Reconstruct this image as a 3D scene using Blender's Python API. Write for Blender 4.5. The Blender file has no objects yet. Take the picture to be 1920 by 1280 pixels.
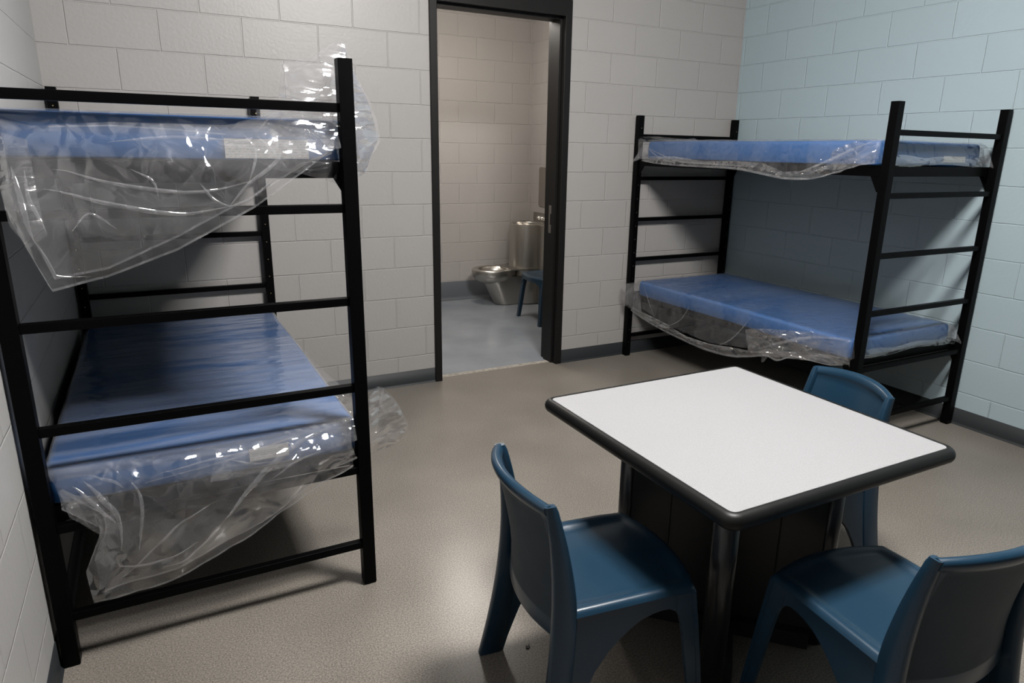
import bpy, bmesh, math, random
import numpy as np
from mathutils import Vector, Matrix
random.seed(4)

# ------------------------------------------------------------------ camera, world, exposure
scene = bpy.context.scene
col = scene.collection
cam_data = bpy.data.cameras.new('camera')
cam = bpy.data.objects.new('camera', cam_data)
col.objects.link(cam)
YAW, PIT, ROL = 0.494333717, -0.273367109, 0.0183841126
fw = Vector((math.sin(YAW) * math.cos(PIT), math.cos(YAW) * math.cos(PIT), math.sin(PIT)))
rt = Vector((math.cos(YAW), -math.sin(YAW), 0))
up = rt.cross(fw)
r2 = math.cos(ROL) * rt + math.sin(ROL) * up
u2 = -math.sin(ROL) * rt + math.cos(ROL) * up
M = Matrix((r2, u2, -fw)).transposed().to_4x4()
M.translation = Vector((0.415939, -4.279744, 1.570849))
cam.matrix_world = M
cam_data.sensor_width = 36
cam_data.lens = 1279.379 / 1920 * 36
cam_data.shift_x = -22.1 / 1920
cam_data.clip_start = 0.05
scene.camera = cam

world = bpy.data.worlds.new('world')
scene.world = world
world.use_nodes = True
world.node_tree.nodes['Background'].inputs[0].default_value = (0.5, 0.5, 0.5, 1)
world.node_tree.nodes['Background'].inputs[1].default_value = 0.0
scene.view_settings.view_transform = 'Standard'
scene.view_settings.look = 'None'
scene.view_settings.exposure = 0.0
scene.view_settings.gamma = 1
scene.view_settings.use_curve_mapping = False

CEIL = 3.25
RCEIL = 2.86         # restroom ceiling
W = 4.613            # inner width of the room
FRONT = -7.6         # unseen wall behind the camera, set far back to lessen bounced light
# ceiling lamps: (centre, size, watts, colour)
ROOM_LIGHT = ((1.92, -3.02), (0.60, 0.42), (186.0, 280.0), (1.0, 0.975, 0.945))
REST_LIGHT = ((2.72, 1.12), (0.30, 0.60), (46.0, 56.0), (1.0, 0.93, 0.85))

# ------------------------------------------------------------------ materials
def mat(name, base=(0.5, 0.5, 0.5), rough=0.5, metal=0.0, spec=0.5):
    m = bpy.data.materials.new(name)
    m.use_nodes = True
    b = m.node_tree.nodes['Principled BSDF']
    b.inputs['Base Color'].default_value = (*base, 1)
    b.inputs['Roughness'].default_value = rough
    b.inputs['Metallic'].default_value = metal
    b.inputs['Specular IOR Level'].default_value = spec
    return m

class NT:
    def __init__(s, m):
        s.t = m.node_tree
        s.b = s.t.nodes['Principled BSDF'] if 'Principled BSDF' in s.t.nodes else None
    def n(s, kind, **kw):
        nd = s.t.nodes.new(kind)
        for k, v in kw.items():
            if k.startswith('i_'):
                nd.inputs[k[2:].replace('_', ' ')].default_value = v
            else:
                setattr(nd, k, v)
        return nd
    def l(s, a, b):
        s.t.links.new(a, b)
    def pos(s):
        return s.n('ShaderNodeNewGeometry').outputs['Position']
    def obj(s):
        return s.n('ShaderNodeTexCoord').outputs['Object']

def noise_bump(nt, vec, scale, strength, dist=0.002, detail=3, prev=None):
    nz = nt.n('ShaderNodeTexNoise')
    nz.inputs['Scale'].default_value = scale
    nz.inputs['Detail'].default_value = detail
    nt.l(vec, nz.inputs['Vector'])
    bp = nt.n('ShaderNodeBump')
    bp.inputs['Strength'].default_value = strength
    bp.inputs['Distance'].default_value = dist
    nt.l(nz.outputs['Fac'], bp.inputs['Height'])
    if prev:
        nt.l(prev, bp.inputs['Normal'])
    return bp.outputs['Normal']

def block_wall(name, color, axis, phase, rough=0.42, mortar=0.0045):
    """painted concrete block; axis: 'x' or 'y' = world direction along the wall"""
    m = mat(name, color, rough, 0, 0.4)
    nt = NT(m)
    sep = nt.n('ShaderNodeSeparateXYZ')
    nt.l(nt.pos(), sep.inputs[0])
    add = nt.n('ShaderNodeMath', operation='ADD')
    nt.l(sep.outputs[0 if axis == 'x' else 1], add.inputs[0])
    add.inputs[1].default_value = -phase
    com = nt.n('ShaderNodeCombineXYZ')
    nt.l(add.outputs[0], com.inputs[0])
    nt.l(sep.outputs[2], com.inputs[1])
    # slight waviness of the joints
    nz = nt.n('ShaderNodeTexNoise')
    nz.inputs['Scale'].default_value = 9.0
    nt.l(nt.pos(), nz.inputs['Vector'])
    sc = nt.n('ShaderNodeVectorMath', operation='SCALE')
    nt.l(nz.outputs['Color'], sc.inputs[0])
    sc.inputs['Scale'].default_value = 0.005
    av = nt.n('ShaderNodeVectorMath', operation='ADD')
    nt.l(com.outputs[0], av.inputs[0])
    nt.l(sc.outputs[0], av.inputs[1])
    sb = nt.n('ShaderNodeVectorMath', operation='SUBTRACT')
    nt.l(av.outputs[0], sb.inputs[0])
    sb.inputs[1].default_value = (0.0025, 0.0025, 0.0025)
    br = nt.n('ShaderNodeTexBrick')
    br.offset = 0.5
    br.offset_frequency = 2
    br.squash = 1.0
    br.inputs['Scale'].default_value = 1.0
    br.inputs['Brick Width'].default_value = 0.4064
    br.inputs['Row Height'].default_value = 0.2032
    br.inputs['Mortar Size'].default_value = mortar
    br.inputs['Mortar Smooth'].default_value = 0.6
    br.inputs['Color1'].default_value = (*[c * 0.985 for c in color], 1)
    br.inputs['Color2'].default_value = (*[c * 1.015 for c in color], 1)
    br.inputs['Mortar'].default_value = (*[min(1, c * 1.13) for c in color], 1)
    nt.l(sb.outputs[0], br.inputs['Vector'])
    nt.l(br.outputs['Color'], nt.b.inputs['Base Color'])
    bp = nt.n('ShaderNodeBump')
    bp.invert = True
    bp.inputs['Strength'].default_value = 1.0
    bp.inputs['Distance'].default_value = 0.0034
    nt.l(br.outputs['Fac'], bp.inputs['Height'])
    n1 = noise_bump(nt, nt.pos(), 55, 0.30, 0.003, 4, bp.outputs['Normal'])
    n2 = noise_bump(nt, nt.pos(), 260, 0.22, 0.001, 2, n1)
    nt.l(n2, nt.b.inputs['Normal'])
    return m

M_WALL = block_wall('painted_block_grey', (0.2880, 0.2772, 0.2678), 'x', 0.3365)
M_LEFT = block_wall('painted_block_grey_left_lightened', (0.3108, 0.3056, 0.3019), 'y', 0.05)  # grey lightened in the colour, making up for light missing on this wall
M_BLUE = block_wall('painted_block_blue', (0.2923, 0.3626, 0.3922), 'y', -0.4361)
M_RBACK = block_wall('painted_block_restroom', (0.3010, 0.2835, 0.2695), 'x', 0.3365 + 0.065)
M_RSIDE = block_wall('painted_block_restroom_side', (0.3010, 0.2835, 0.2695), 'y', 0.2)
M_CEIL = mat('ceiling_low_bounce', (0.11, 0.11, 0.11), 0.8)  # out of view; kept dark so less light bounces under the bunks
M_RCEIL = mat('restroom_ceiling_paint', (0.5, 0.49, 0.47), 0.8)
M_LAMP = mat('lamp_diffuser', (0.8, 0.8, 0.8), 0.5)

def concrete():
    m = mat('polished_concrete', (0.2, 0.18, 0.155), 0.3, 0, 0.23)
    nt = NT(m)
    p = nt.pos()
    big = nt.n('ShaderNodeTexNoise'); big.inputs['Scale'].default_value = 2.2; big.inputs['Detail'].default_value = 4
    big.inputs['Roughness'].default_value = 0.5
    nt.l(p, big.inputs['Vector'])
    r1 = nt.n('ShaderNodeValToRGB')
    r1.color_ramp.elements[0].position = 0.2; r1.color_ramp.elements[0].color = (0.1394, 0.1258, 0.1088, 1)
    r1.color_ramp.elements[1].position = 0.8; r1.color_ramp.elements[1].color = (0.1938, 0.1754, 0.1530, 1)
    nt.l(big.outputs['Fac'], r1.inputs[0])
    fine = nt.n('ShaderNodeTexNoise'); fine.inputs['Scale'].default_value = 190; fine.inputs['Detail'].default_value = 3
    nt.l(p, fine.inputs['Vector'])
    r2_ = nt.n('ShaderNodeValToRGB')
    r2_.color_ramp.elements[0].position = 0.34; r2_.color_ramp.elements[0].color = (0.60, 0.60, 0.60, 1)
    r2_.color_ramp.elements[1].position = 0.66; r2_.color_ramp.elements[1].color = (1.42, 1.42, 1.42, 1)
    nt.l(fine.outputs['Fac'], r2_.inputs[0])
    mx = nt.n('ShaderNodeMix', data_type='RGBA', blend_type='MULTIPLY')
    mx.inputs[0].default_value = 1.0
    nt.l(r1.outputs[0], mx.inputs[6]); nt.l(r2_.outputs[0], mx.inputs[7])
    # sparse light aggregate
    vo = nt.n('ShaderNodeTexVoronoi'); vo.inputs['Scale'].default_value = 42
    nt.l(p, vo.inputs['Vector'])
    r3 = nt.n('ShaderNodeValToRGB')
    r3.color_ramp.elements[0].position = 0.07; r3.color_ramp.elements[0].color = (1, 1, 1, 1)
    r3.color_ramp.elements[1].position = 0.11; r3.color_ramp.elements[1].color = (0, 0, 0, 1)
    nt.l(vo.outputs['Distance'], r3.inputs[0])
    sep = nt.n('ShaderNodeSeparateColor'); nt.l(vo.outputs['Color'], sep.inputs[0])
    gt = nt.n('ShaderNodeMath', operation='GREATER_THAN'); gt.inputs[1].default_value = 0.72
    nt.l(sep.outputs[0], gt.inputs[0])
    mu = nt.n('ShaderNodeMath', operation='MULTIPLY'); nt.l(r3.outputs[0], mu.inputs[0]); nt.l(gt.outputs[0], mu.inputs[1])
    mu2 = nt.n('ShaderNodeMath', operation='MULTIPLY'); nt.l(mu.outputs[0], mu2.inputs[0]); mu2.inputs[1].default_value = 0.55
    mx2 = nt.n('ShaderNodeMix', data_type='RGBA')
    nt.l(mu2.outputs[0], mx2.inputs[0]); nt.l(mx.outputs[2], mx2.inputs[6]); mx2.inputs[7].default_value = (0.34, 0.30, 0.23, 1)
    nt.l(mx2.outputs[2], nt.b.inputs['Base Color'])
    rr = nt.n('ShaderNodeMapRange'); nt.l(big.outputs['Fac'], rr.inputs[0])
    rr.inputs[1].default_value = 0.3; rr.inputs[2].default_value = 0.7; rr.inputs[3].default_value = 0.272; rr.inputs[4].default_value = 0.285
    nt.b.inputs['Roughness'].default_value = 0.275
    return m
M_FLOOR = concrete()

def epoxy():
    m = mat('grey_epoxy_floor', (0.235, 0.255, 0.285), 0.2, 0, 0.5)
    nt = NT(m)
    nz = nt.n('ShaderNodeTexNoise'); nz.inputs['Scale'].default_value = 3.0; nz.inputs['Detail'].default_value = 5
    nt.l(nt.pos(), nz.inputs['Vector'])
    r = nt.n('ShaderNodeValToRGB')
    r.color_ramp.elements[0].position = 0.3; r.color_ramp.elements[0].color = (0.1820, 0.1995, 0.2205, 1)
    r.color_ramp.elements[1].position = 0.7; r.color_ramp.elements[1].color = (0.2310, 0.2485, 0.2730, 1)
    nt.l(nz.outputs['Fac'], r.inputs[0]); nt.l(r.outputs[0], nt.b.inputs['Base Color'])
    nt.l(noise_bump(nt, nt.pos(), 12, 0.12, 0.004), nt.b.inputs['Normal'])
    return m
M_EPOXY = epoxy()

def sill_mat():
    m = mat('bare_concrete', (0.40, 0.37, 0.32), 0.8)
    nt = NT(m)
    nz = nt.n('ShaderNodeTexNoise'); nz.inputs['Scale'].default_value = 30; nz.inputs['Detail'].default_value = 6
    nt.l(nt.pos(), nz.inputs['Vector'])
    r = nt.n('ShaderNodeValToRGB')
    r.color_ramp.elements[0].position = 0.35; r.color_ramp.elements[0].color = (0.1890, 0.1715, 0.1470, 1)
    r.color_ramp.elements[1].position = 0.65; r.color_ramp.elements[1].color = (0.3500, 0.3220, 0.2800, 1)
    nt.l(nz.outputs['Fac'], r.inputs[0]); nt.l(r.outputs[0], nt.b.inputs['Base Color'])
    return m
M_SILL = sill_mat()
M_BASE = mat('vinyl_base_charcoal', (0.0175, 0.0195, 0.0215), 0.5, 0, 0.3)
M_COVE = mat('epoxy_cove_grey', (0.0863, 0.0938, 0.1035), 0.3)

def painted(name, base, rough, spec=0.5, bump=0.15):
    m = mat(name, base, rough, 0, spec)
    nt = NT(m)
    nt.l(noise_bump(nt, nt.obj(), 140, bump, 0.001), nt.b.inputs['Normal'])
    nz = nt.n('ShaderNodeTexNoise'); nz.inputs['Scale'].default_value = 14; nz.inputs['Detail'].default_value = 4
    nt.l(nt.obj(), nz.inputs['Vector'])
    mr = nt.n('ShaderNodeMapRange'); nt.l(nz.outputs['Fac'], mr.inputs[0])
    mr.inputs[3].default_value = rough * 0.88; mr.inputs[4].default_value = rough * 1.12
    nt.l(mr.outputs[0], nt.b.inputs['Roughness'])
    return m
M_BLACK = painted('black_powder_coat', (0.0011, 0.0011, 0.0012), 0.40, 0.06)
M_FRAME = painted('black_door_paint', (0.0055, 0.0050, 0.0048), 0.45, 0.25)
M_RUBBER = painted('black_rubber_edge', (0.0050, 0.0050, 0.0050), 0.45, 0.25, 0.05)
M_CHAIR = painted('blue_moulded_plastic', (0.0078, 0.0275, 0.0510), 0.30, 0.45, 0.10)
M_CHAIRMATTE = painted('textured_blue_plastic', (0.0109, 0.0231, 0.0367), 0.62, 0.5, 0.3)
M_PED = painted('charcoal_pedestal', (0.0105, 0.0105, 0.0115), 0.42, 0.5)
M_PEDCOL = painted('grey_pedestal_corner', (0.0144, 0.0148, 0.0168), 0.30, 0.5)
M_PIN = mat('bare_metal_pin', (0.45, 0.36, 0.22), 0.35, 1.0)
M_CHROME = mat('chrome', (0.75, 0.73, 0.70), 0.15, 1.0)
M_DARK = mat('dark_void', (0.01, 0.01, 0.01), 0.6)

def laminate():
    m = mat('white_laminate', (0.66, 0.66, 0.665), 0.55, 0, 0.4)
    nt = NT(m)
    nz = nt.n('ShaderNodeTexNoise'); nz.inputs['Scale'].default_value = 260; nz.inputs['Detail'].default_value = 3
    nt.l(nt.obj(), nz.inputs['Vector'])
    r = nt.n('ShaderNodeValToRGB')
    r.color_ramp.elements[0].position = 0.36; r.color_ramp.elements[0].color = (0.2211, 0.2211, 0.2277, 1)
    r.color_ramp.elements[1].position = 0.60; r.color_ramp.elements[1].color = (0.2541, 0.2541, 0.2607, 1)
    nt.l(nz.outputs['Fac'], r.inputs[0]); nt.l(r.outputs[0], nt.b.inputs['Base Color'])
    nt.l(noise_bump(nt, nt.obj(), 400, 0.12, 0.001), nt.b.inputs['Normal'])
    return m
M_LAM = laminate()

def steel():
    m = mat('brushed_stainless', (0.44, 0.42, 0.385), 0.33, 1.0)
    nt = NT(m)
    mp = nt.n('ShaderNodeMapping'); mp.inputs['Scale'].default_value = (90, 90, 3)
    nt.l(nt.obj(), mp.inputs['Vector'])
    nz = nt.n('ShaderNodeTexNoise'); nz.inputs['Scale'].default_value = 1.0; nz.inputs['Detail'].default_value = 4
    nt.l(mp.outputs[0], nz.inputs['Vector'])
    mr = nt.n('ShaderNodeMapRange'); nt.l(nz.outputs['Fac'], mr.inputs[0])
    mr.inputs[3].default_value = 0.22; mr.inputs[4].default_value = 0.45
    nt.l(mr.outputs[0], nt.b.inputs['Roughness'])
    bp = nt.n('ShaderNodeBump'); bp.inputs['Strength'].default_value = 0.15; bp.inputs['Distance'].default_value = 0.001
    nt.l(nz.outputs['Fac'], bp.inputs['Height']); nt.l(bp.outputs[0], nt.b.inputs['Normal'])
    return m
M_STEEL = steel()
M_MIRROR = mat('polished_steel_mirror', (0.52, 0.49, 0.45), 0.22, 1.0)

def mattress_mat():
    m = mat('blue_vinyl', (0.026, 0.092, 0.245), 0.38, 0, 0.3)
    nt = NT(m)
    n1 = noise_bump(nt, nt.obj(), 7, 0.25, 0.02, 2)
    n2 = noise_bump(nt, nt.obj(), 350, 0.08, 0.001, 2, n1)
    nt.l(n2, nt.b.inputs['Normal'])
    return m
M_VINYL = mattress_mat()
M_VINYLDK = mat('charcoal_vinyl_underside', (0.018, 0.018, 0.02), 0.5)

def sticker_mat():
    m = mat('printed_sticker', (0.6, 0.59, 0.56), 0.5)
    nt = NT(m)
    sep = nt.n('ShaderNodeSeparateXYZ'); nt.l(nt.obj(), sep.inputs[0])
    s1 = nt.n('ShaderNodeMath', operation='MULTIPLY'); nt.l(sep.outputs[2], s1.inputs[0]); s1.inputs[1].default_value = 130
    fr = nt.n('ShaderNodeMath', operation='FRACT'); nt.l(s1.outputs[0], fr.inputs[0])
    lt = nt.n('ShaderNodeMath', operation='LESS_THAN'); nt.l(fr.outputs[0], lt.inputs[0]); lt.inputs[1].default_value = 0.4
    nz = nt.n('ShaderNodeTexNoise'); nz.inputs['Scale'].default_value = 160
    nt.l(nt.obj(), nz.inputs['Vector'])
    gt = nt.n('ShaderNodeMath', operation='GREATER_THAN'); nt.l(nz.outputs['Fac'], gt.inputs[0]); gt.inputs[1].default_value = 0.5
    mu = nt.n('ShaderNodeMath', operation='MULTIPLY'); nt.l(lt.outputs[0], mu.inputs[0]); nt.l(gt.outputs[0], mu.inputs[1])
    mx = nt.n('ShaderNodeMix', data_type='RGBA')
    nt.l(mu.outputs[0], mx.inputs[0]); mx.inputs[6].default_value = (0.3596, 0.3534, 0.3348, 1); mx.inputs[7].default_value = (0.2480, 0.2480, 0.2480, 1)
    nt.l(mx.outputs[2], nt.b.inputs['Base Color'])
    return m
M_STICKER = sticker_mat()

def film(name, haze=0.10, bump=0.5, scale=9.0, rough=0.07, spec=1.0, stretch=(1, 1, 1), streak=0.0, sstretch=(0.7, 5.0, 3.0)):
    """clear polyethylene: see-through, glossy, slightly milky"""
    m = bpy.data.materials.new(name)
    m.use_nodes = True
    nt = NT(m); t = nt.t
    t.nodes.clear()
    out = nt.n('ShaderNodeOutputMaterial')
    tr = nt.n('ShaderNodeBsdfTransparent'); tr.inputs[0].default_value = (0.97, 0.97, 0.975, 1)
    df = nt.n('ShaderNodeBsdfDiffuse'); df.inputs[0].default_value = (0.6800, 0.6800, 0.6970, 1)
    tl = nt.n('ShaderNodeBsdfTranslucent'); tl.inputs[0].default_value = (0.6800, 0.6800, 0.6970, 1)
    gl = nt.n('ShaderNodeBsdfGlossy'); gl.inputs['Color'].default_value = (1, 1, 1, 1)
    gl.inputs['Roughness'].default_value = rough
    mp = nt.n('ShaderNodeMapping'); mp.inputs['Scale'].default_value = stretch
    nt.l(nt.obj(), mp.inputs['Vector']); co = mp.outputs[0]
    wz = nt.n('ShaderNodeTexNoise'); wz.inputs['Scale'].default_value = scale * 0.4; wz.inputs['Detail'].default_value = 2
    nt.l(co, wz.inputs['Vector'])
    ws = nt.n('ShaderNodeVectorMath', operation='SCALE'); nt.l(wz.outputs['Color'], ws.inputs[0]); ws.inputs['Scale'].default_value = 0.35
    wa = nt.n('ShaderNodeVectorMath', operation='ADD'); nt.l(co, wa.inputs[0]); nt.l(ws.outputs[0], wa.inputs[1])
    vo = nt.n('ShaderNodeTexVoronoi'); vo.feature = 'DISTANCE_TO_EDGE'; vo.inputs['Scale'].default_value = scale
    nt.l(wa.outputs[0], vo.inputs['Vector'])
    cl = nt.n('ShaderNodeMath', operation='MINIMUM'); nt.l(vo.outputs['Distance'], cl.inputs[0]); cl.inputs[1].default_value = 0.5
    b1 = nt.n('ShaderNodeBump'); b1.inputs['Strength'].default_value = bump; b1.inputs['Distance'].default_value = 0.05
    nt.l(cl.outputs[0], b1.inputs['Height'])
    n3 = nt.n('ShaderNodeTexNoise'); n3.inputs['Scale'].default_value = scale * 3.2; n3.inputs['Detail'].default_value = 4
    n3.inputs['Distortion'].default_value = 0.8
    nt.l(co, n3.inputs['Vector'])
    b2 = nt.n('ShaderNodeBump'); b2.inputs['Strength'].default_value = bump * 0.3; b2.inputs['Distance'].default_value = 0.006
    nt.l(n3.outputs['Fac'], b2.inputs['Height']); nt.l(b1.outputs[0], b2.inputs['Normal'])
    nt.l(b2.outputs[0], gl.inputs['Normal'])
    fr = nt.n('ShaderNodeFresnel'); fr.inputs['IOR'].default_value = 1.5
    fm0 = nt.n('ShaderNodeMath', operation='MULTIPLY', use_clamp=True); nt.l(fr.outputs[0], fm0.inputs[0]); fm0.inputs[1].default_value = 1.1 * spec
    fm = nt.n('ShaderNodeMath', operation='MINIMUM'); nt.l(fm0.outputs[0], fm.inputs[0]); fm.inputs[1].default_value = 0.22
    hz = nt.n('ShaderNodeMixShader'); hz.inputs[0].default_value = 0.45
    nt.l(df.outputs[0], hz.inputs[1]); nt.l(tl.outputs[0], hz.inputs[2])
    # creases scatter a little more light than the flat film
    cr = nt.n('ShaderNodeMapRange'); nt.l(vo.outputs['Distance'], cr.inputs[0])
    cr.inputs[1].default_value = 0.0; cr.inputs[2].default_value = 0.03; cr.inputs[3].default_value = haze * 2.0; cr.inputs[4].default_value = haze
    # loose zones (hazy) against zones clinging to what is underneath (clear)
    sm = nt.n('ShaderNodeMapping'); sm.inputs['Scale'].default_value = sstretch; sm.inputs['Rotation'].default_value = (0, 0, 0.12)
    nt.l(nt.obj(), sm.inputs['Vector'])
    sn = nt.n('ShaderNodeTexNoise'); sn.inputs['Scale'].default_value = 1.3; sn.inputs['Detail'].default_value = 4; sn.inputs['Distortion'].default_value = 0.5
    nt.l(sm.outputs[0], sn.inputs['Vector'])
    sr = nt.n('ShaderNodeMapRange'); nt.l(sn.outputs['Fac'], sr.inputs[0])
    sr.inputs[1].default_value = 0.44; sr.inputs[2].default_value = 0.50; sr.inputs[3].default_value = 0.0; sr.inputs[4].default_value = streak
    ad = nt.n('ShaderNodeMath', operation='ADD'); nt.l(cr.outputs[0], ad.inputs[0]); nt.l(sr.outputs[0], ad.inputs[1])
    m1 = nt.n('ShaderNodeMixShader'); nt.l(ad.outputs[0], m1.inputs[0])
    nt.l(tr.outputs[0], m1.inputs[1]); nt.l(hz.outputs[0], m1.inputs[2])
    m2 = nt.n('ShaderNodeMixShader'); nt.l(fm.outputs[0], m2.inputs[0])
    nt.l(m1.outputs[0], m2.inputs[1]); nt.l(gl.outputs[0], m2.inputs[2])
    nt.l(m2.outputs[0], out.inputs['Surface'])
    return m
M_FILM = film('clear_plastic_film', 0.045, 0.45, 10.0, 0.045, 1.0, streak=0.045, sstretch=(1.2, 4.0, 3.0))
M_BUNCH = film('bunched_plastic_film', 0.07, 0.48, 10.0, 0.055, 1.6, (0.6, 0.8, 2.2))
M_HEM = film('folded_film_edge', 0.17, 0.3, 10.0, 0.06, 1.3)
M_FILMTIGHT = film('tight_plastic_film', 0.055, 0.22, 5.0, 0.07, 0.8, (0.5, 3.2, 1.0), 0.15)

# ------------------------------------------------------------------ mesh helpers
def empty(name, loc=(0, 0, 0), rz=0.0, label=None, cat=None, group=None):
    o = bpy.data.objects.new(name, None)
    o.empty_display_size = 0.1
    o.location = loc
    o.rotation_euler = (0, 0, rz)
    col.objects.link(o)
    tag(o, label, cat, group)
    return o

def tag(o, label=None, cat=None, group=None, kind=None):
    if label: o['label'] = label
    if cat: o['category'] = cat
    if group: o['group'] = group
    if kind: o['kind'] = kind
    return o

def link(name, bm, m, parent=None, smooth=False, bevel=0.0, seg=2, solid=0.0, angle=40, offset=0.0, mats=None):
    me = bpy.data.meshes.new(name)
    bm.normal_update()
    bm.to_mesh(me)
    bm.free()
    for mm in (mats or [m]):
        me.materials.append(mm)
    if smooth:
        for p in me.polygons:
            p.use_smooth = True
    o = bpy.data.objects.new(name, me)
    col.objects.link(o)
    if parent:
        o.parent = parent
    if solid:
        s = o.modifiers.new('thickness', 'SOLIDIFY'); s.thickness = solid; s.offset = offset
    if bevel:
        b = o.modifiers.new('edge', 'BEVEL'); b.width = bevel; b.segments = seg; b.limit_method = 'ANGLE'; b.angle_limit = math.radians(30)
        b.harden_normals = False
        for p in me.polygons:
            p.use_smooth = True
        w = o.modifiers.new('normals', 'WEIGHTED_NORMAL'); w.keep_sharp = True
    return o

def box(bm, a, b, mi=0):
    x0, y0, z0 = a; x1, y1, z1 = b
    vs = [bm.verts.new(c) for c in ((x0, y0, z0), (x1, y0, z0), (x1, y1, z0), (x0, y1, z0),
                                    (x0, y0, z1), (x1, y0, z1), (x1, y1, z1), (x0, y1, z1))]
    for f in ((3, 2, 1, 0), (4, 5, 6, 7), (0, 1, 5, 4), (1, 2, 6, 5), (2, 3, 7, 6), (3, 0, 4, 7)):
        fc = bm.faces.new([vs[i] for i in f]); fc.material_index = mi
    return vs

def boxes(name, lst, m, parent=None, **kw):
    bm = bmesh.new()
    for a, b in lst:
        box(bm, a, b)
    return link(name, bm, m, parent, **kw)

def grid(bm, P, closed_u=False, closed_v=False, mi=0):
    """P[i][j] points -> quads"""
    V = [[bm.verts.new(p) for p in row] for row in P]
    nu, nv = len(V), len(V[0])
    for i in range(nu if closed_u else nu - 1):
        for j in range(nv if closed_v else nv - 1):
            a, b = V[i], V[(i + 1) % nu]
            f = bm.faces.new((a[j], b[j], b[(j + 1) % nv], a[(j + 1) % nv]))
            f.material_index = mi
    return V

def prism(bm, poly, fn0, fn1):
    """poly 2D outline mapped by two functions to both sides of a plate"""
    a = [bm.verts.new(fn0(*p)) for p in poly]
    b = [bm.verts.new(fn1(*p)) for p in poly]
    f1 = bm.faces.new(a); f2 = bm.faces.new(list(reversed(b)))
    n = len(poly)
    for i in range(n):
        bm.faces.new((a[(i + 1) % n], a[i], b[i], b[(i + 1) % n]))
    bmesh.ops.triangulate(bm, faces=[f1, f2])

def cyl(bm, c, r, h, axis='z', n=24, r_top=None):
    r1 = r if r_top is None else r_top
    rings = []
    for rr, t in ((r, 0), (r1, h)):
        ring = []
        for k in range(n):
            a = 2 * math.pi * k / n
            d = (rr * math.cos(a), rr * math.sin(a), t)
            if axis == 'x': d = (t, d[0], d[1])
            if axis == 'y': d = (d[1], t, d[0])
            ring.append(bm.verts.new((c[0] + d[0], c[1] + d[1], c[2] + d[2])))
        rings.append(ring)
    for k in range(n):
        bm.faces.new((rings[0][k], rings[0][(k + 1) % n], rings[1][(k + 1) % n], rings[1][k]))
    bm.faces.new(list(reversed(rings[0]))); bm.faces.new(rings[1])

def interp(pts, t):
    """Catmull-Rom through a list of (t, value...) rows"""
    n = len(pts)
    i = 0
    while i < n - 2 and pts[i + 1][0] < t:
        i += 1
    p1, p2 = pts[i], pts[i + 1]
    p0 = pts[i - 1] if i > 0 else p1
    p3 = pts[i + 2] if i + 2 < n else p2
    u = (t - p1[0]) / (p2[0] - p1[0])
    u = min(1, max(0, u))
    out = []
    for k in range(1, len(p1)):
        m1 = (p2[k] - p0[k]) / max(1e-6, (p2[0] - p0[0])) * (p2[0] - p1[0])
        m2 = (p3[k] - p1[k]) / max(1e-6, (p3[0] - p1[0])) * (p2[0] - p1[0])
        out.append((2 * u ** 3 - 3 * u ** 2 + 1) * p1[k] + (u ** 3 - 2 * u ** 2 + u) * m1 + (-2 * u ** 3 + 3 * u ** 2) * p2[k] + (u ** 3 - u ** 2) * m2)
    return out

# ------------------------------------------------------------------ room shell
def struct(o):
    o['kind'] = 'structure'
    return o
DL, DR, DH = 2.0228, 3.0430, 2.540      # outer door frame
struct(boxes('floor', [((-0.2, FRONT - 0.2, -0.15), (W + 0.2, 0.055, 0))], M_FLOOR))
struct(boxes('floor', [((1.5, 0.105, -0.15), (4.29, 2.65, 0))], M_EPOXY))
struct(boxes('trim_1', [((DL + 0.01, 0.055, -0.15), (DR - 0.01, 0.105, 0.001))], M_SILL))
struct(boxes('ceiling', [((-0.2, FRONT - 0.2, CEIL), (W + 0.2, 0.2, CEIL + 0.15))], M_CEIL))
struct(boxes('ceiling', [((1.4, 0.2, RCEIL), (4.29, 2.65, RCEIL + 0.15))], M_RCEIL))
struct(boxes('wall_left', [((-0.2, FRONT, 0), (0, 0, CEIL))], M_LEFT))
struct(boxes('wall_right', [((W, FRONT, 0), (W + 0.2, 0, CEIL))], M_BLUE))
struct(boxes('wall_back', [((-0.2, 0, 0), (DL + 0.006, 0.2, CEIL)), ((DR - 0.006, 0, 0), (W + 0.2, 0.2, CEIL)),
                           ((DL + 0.006, 0, DH - 0.006), (DR - 0.006, 0.2, CEIL))], M_WALL))
struct(boxes('wall_front', [((-0.2, FRONT - 0.2, 0), (W + 0.2, FRONT, CEIL))], mat('front_wall_low_bounce', (0.06, 0.065, 0.07), 0.5)))  # out of view; dark colour chosen to cut light bounced back
struct(boxes('wall_restroom_back', [((1.5, 2.45, 0), (4.29, 2.65, RCEIL))], M_RBACK))
struct(boxes('wall_restroom_right', [((4.09, 0.2, 0), (4.29, 2.45, RCEIL))], M_RSIDE))
struct(boxes('wall_restroom_left', [((1.4, 0.2, 0), (1.6, 2.65, RCEIL))], M_RSIDE))

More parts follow.
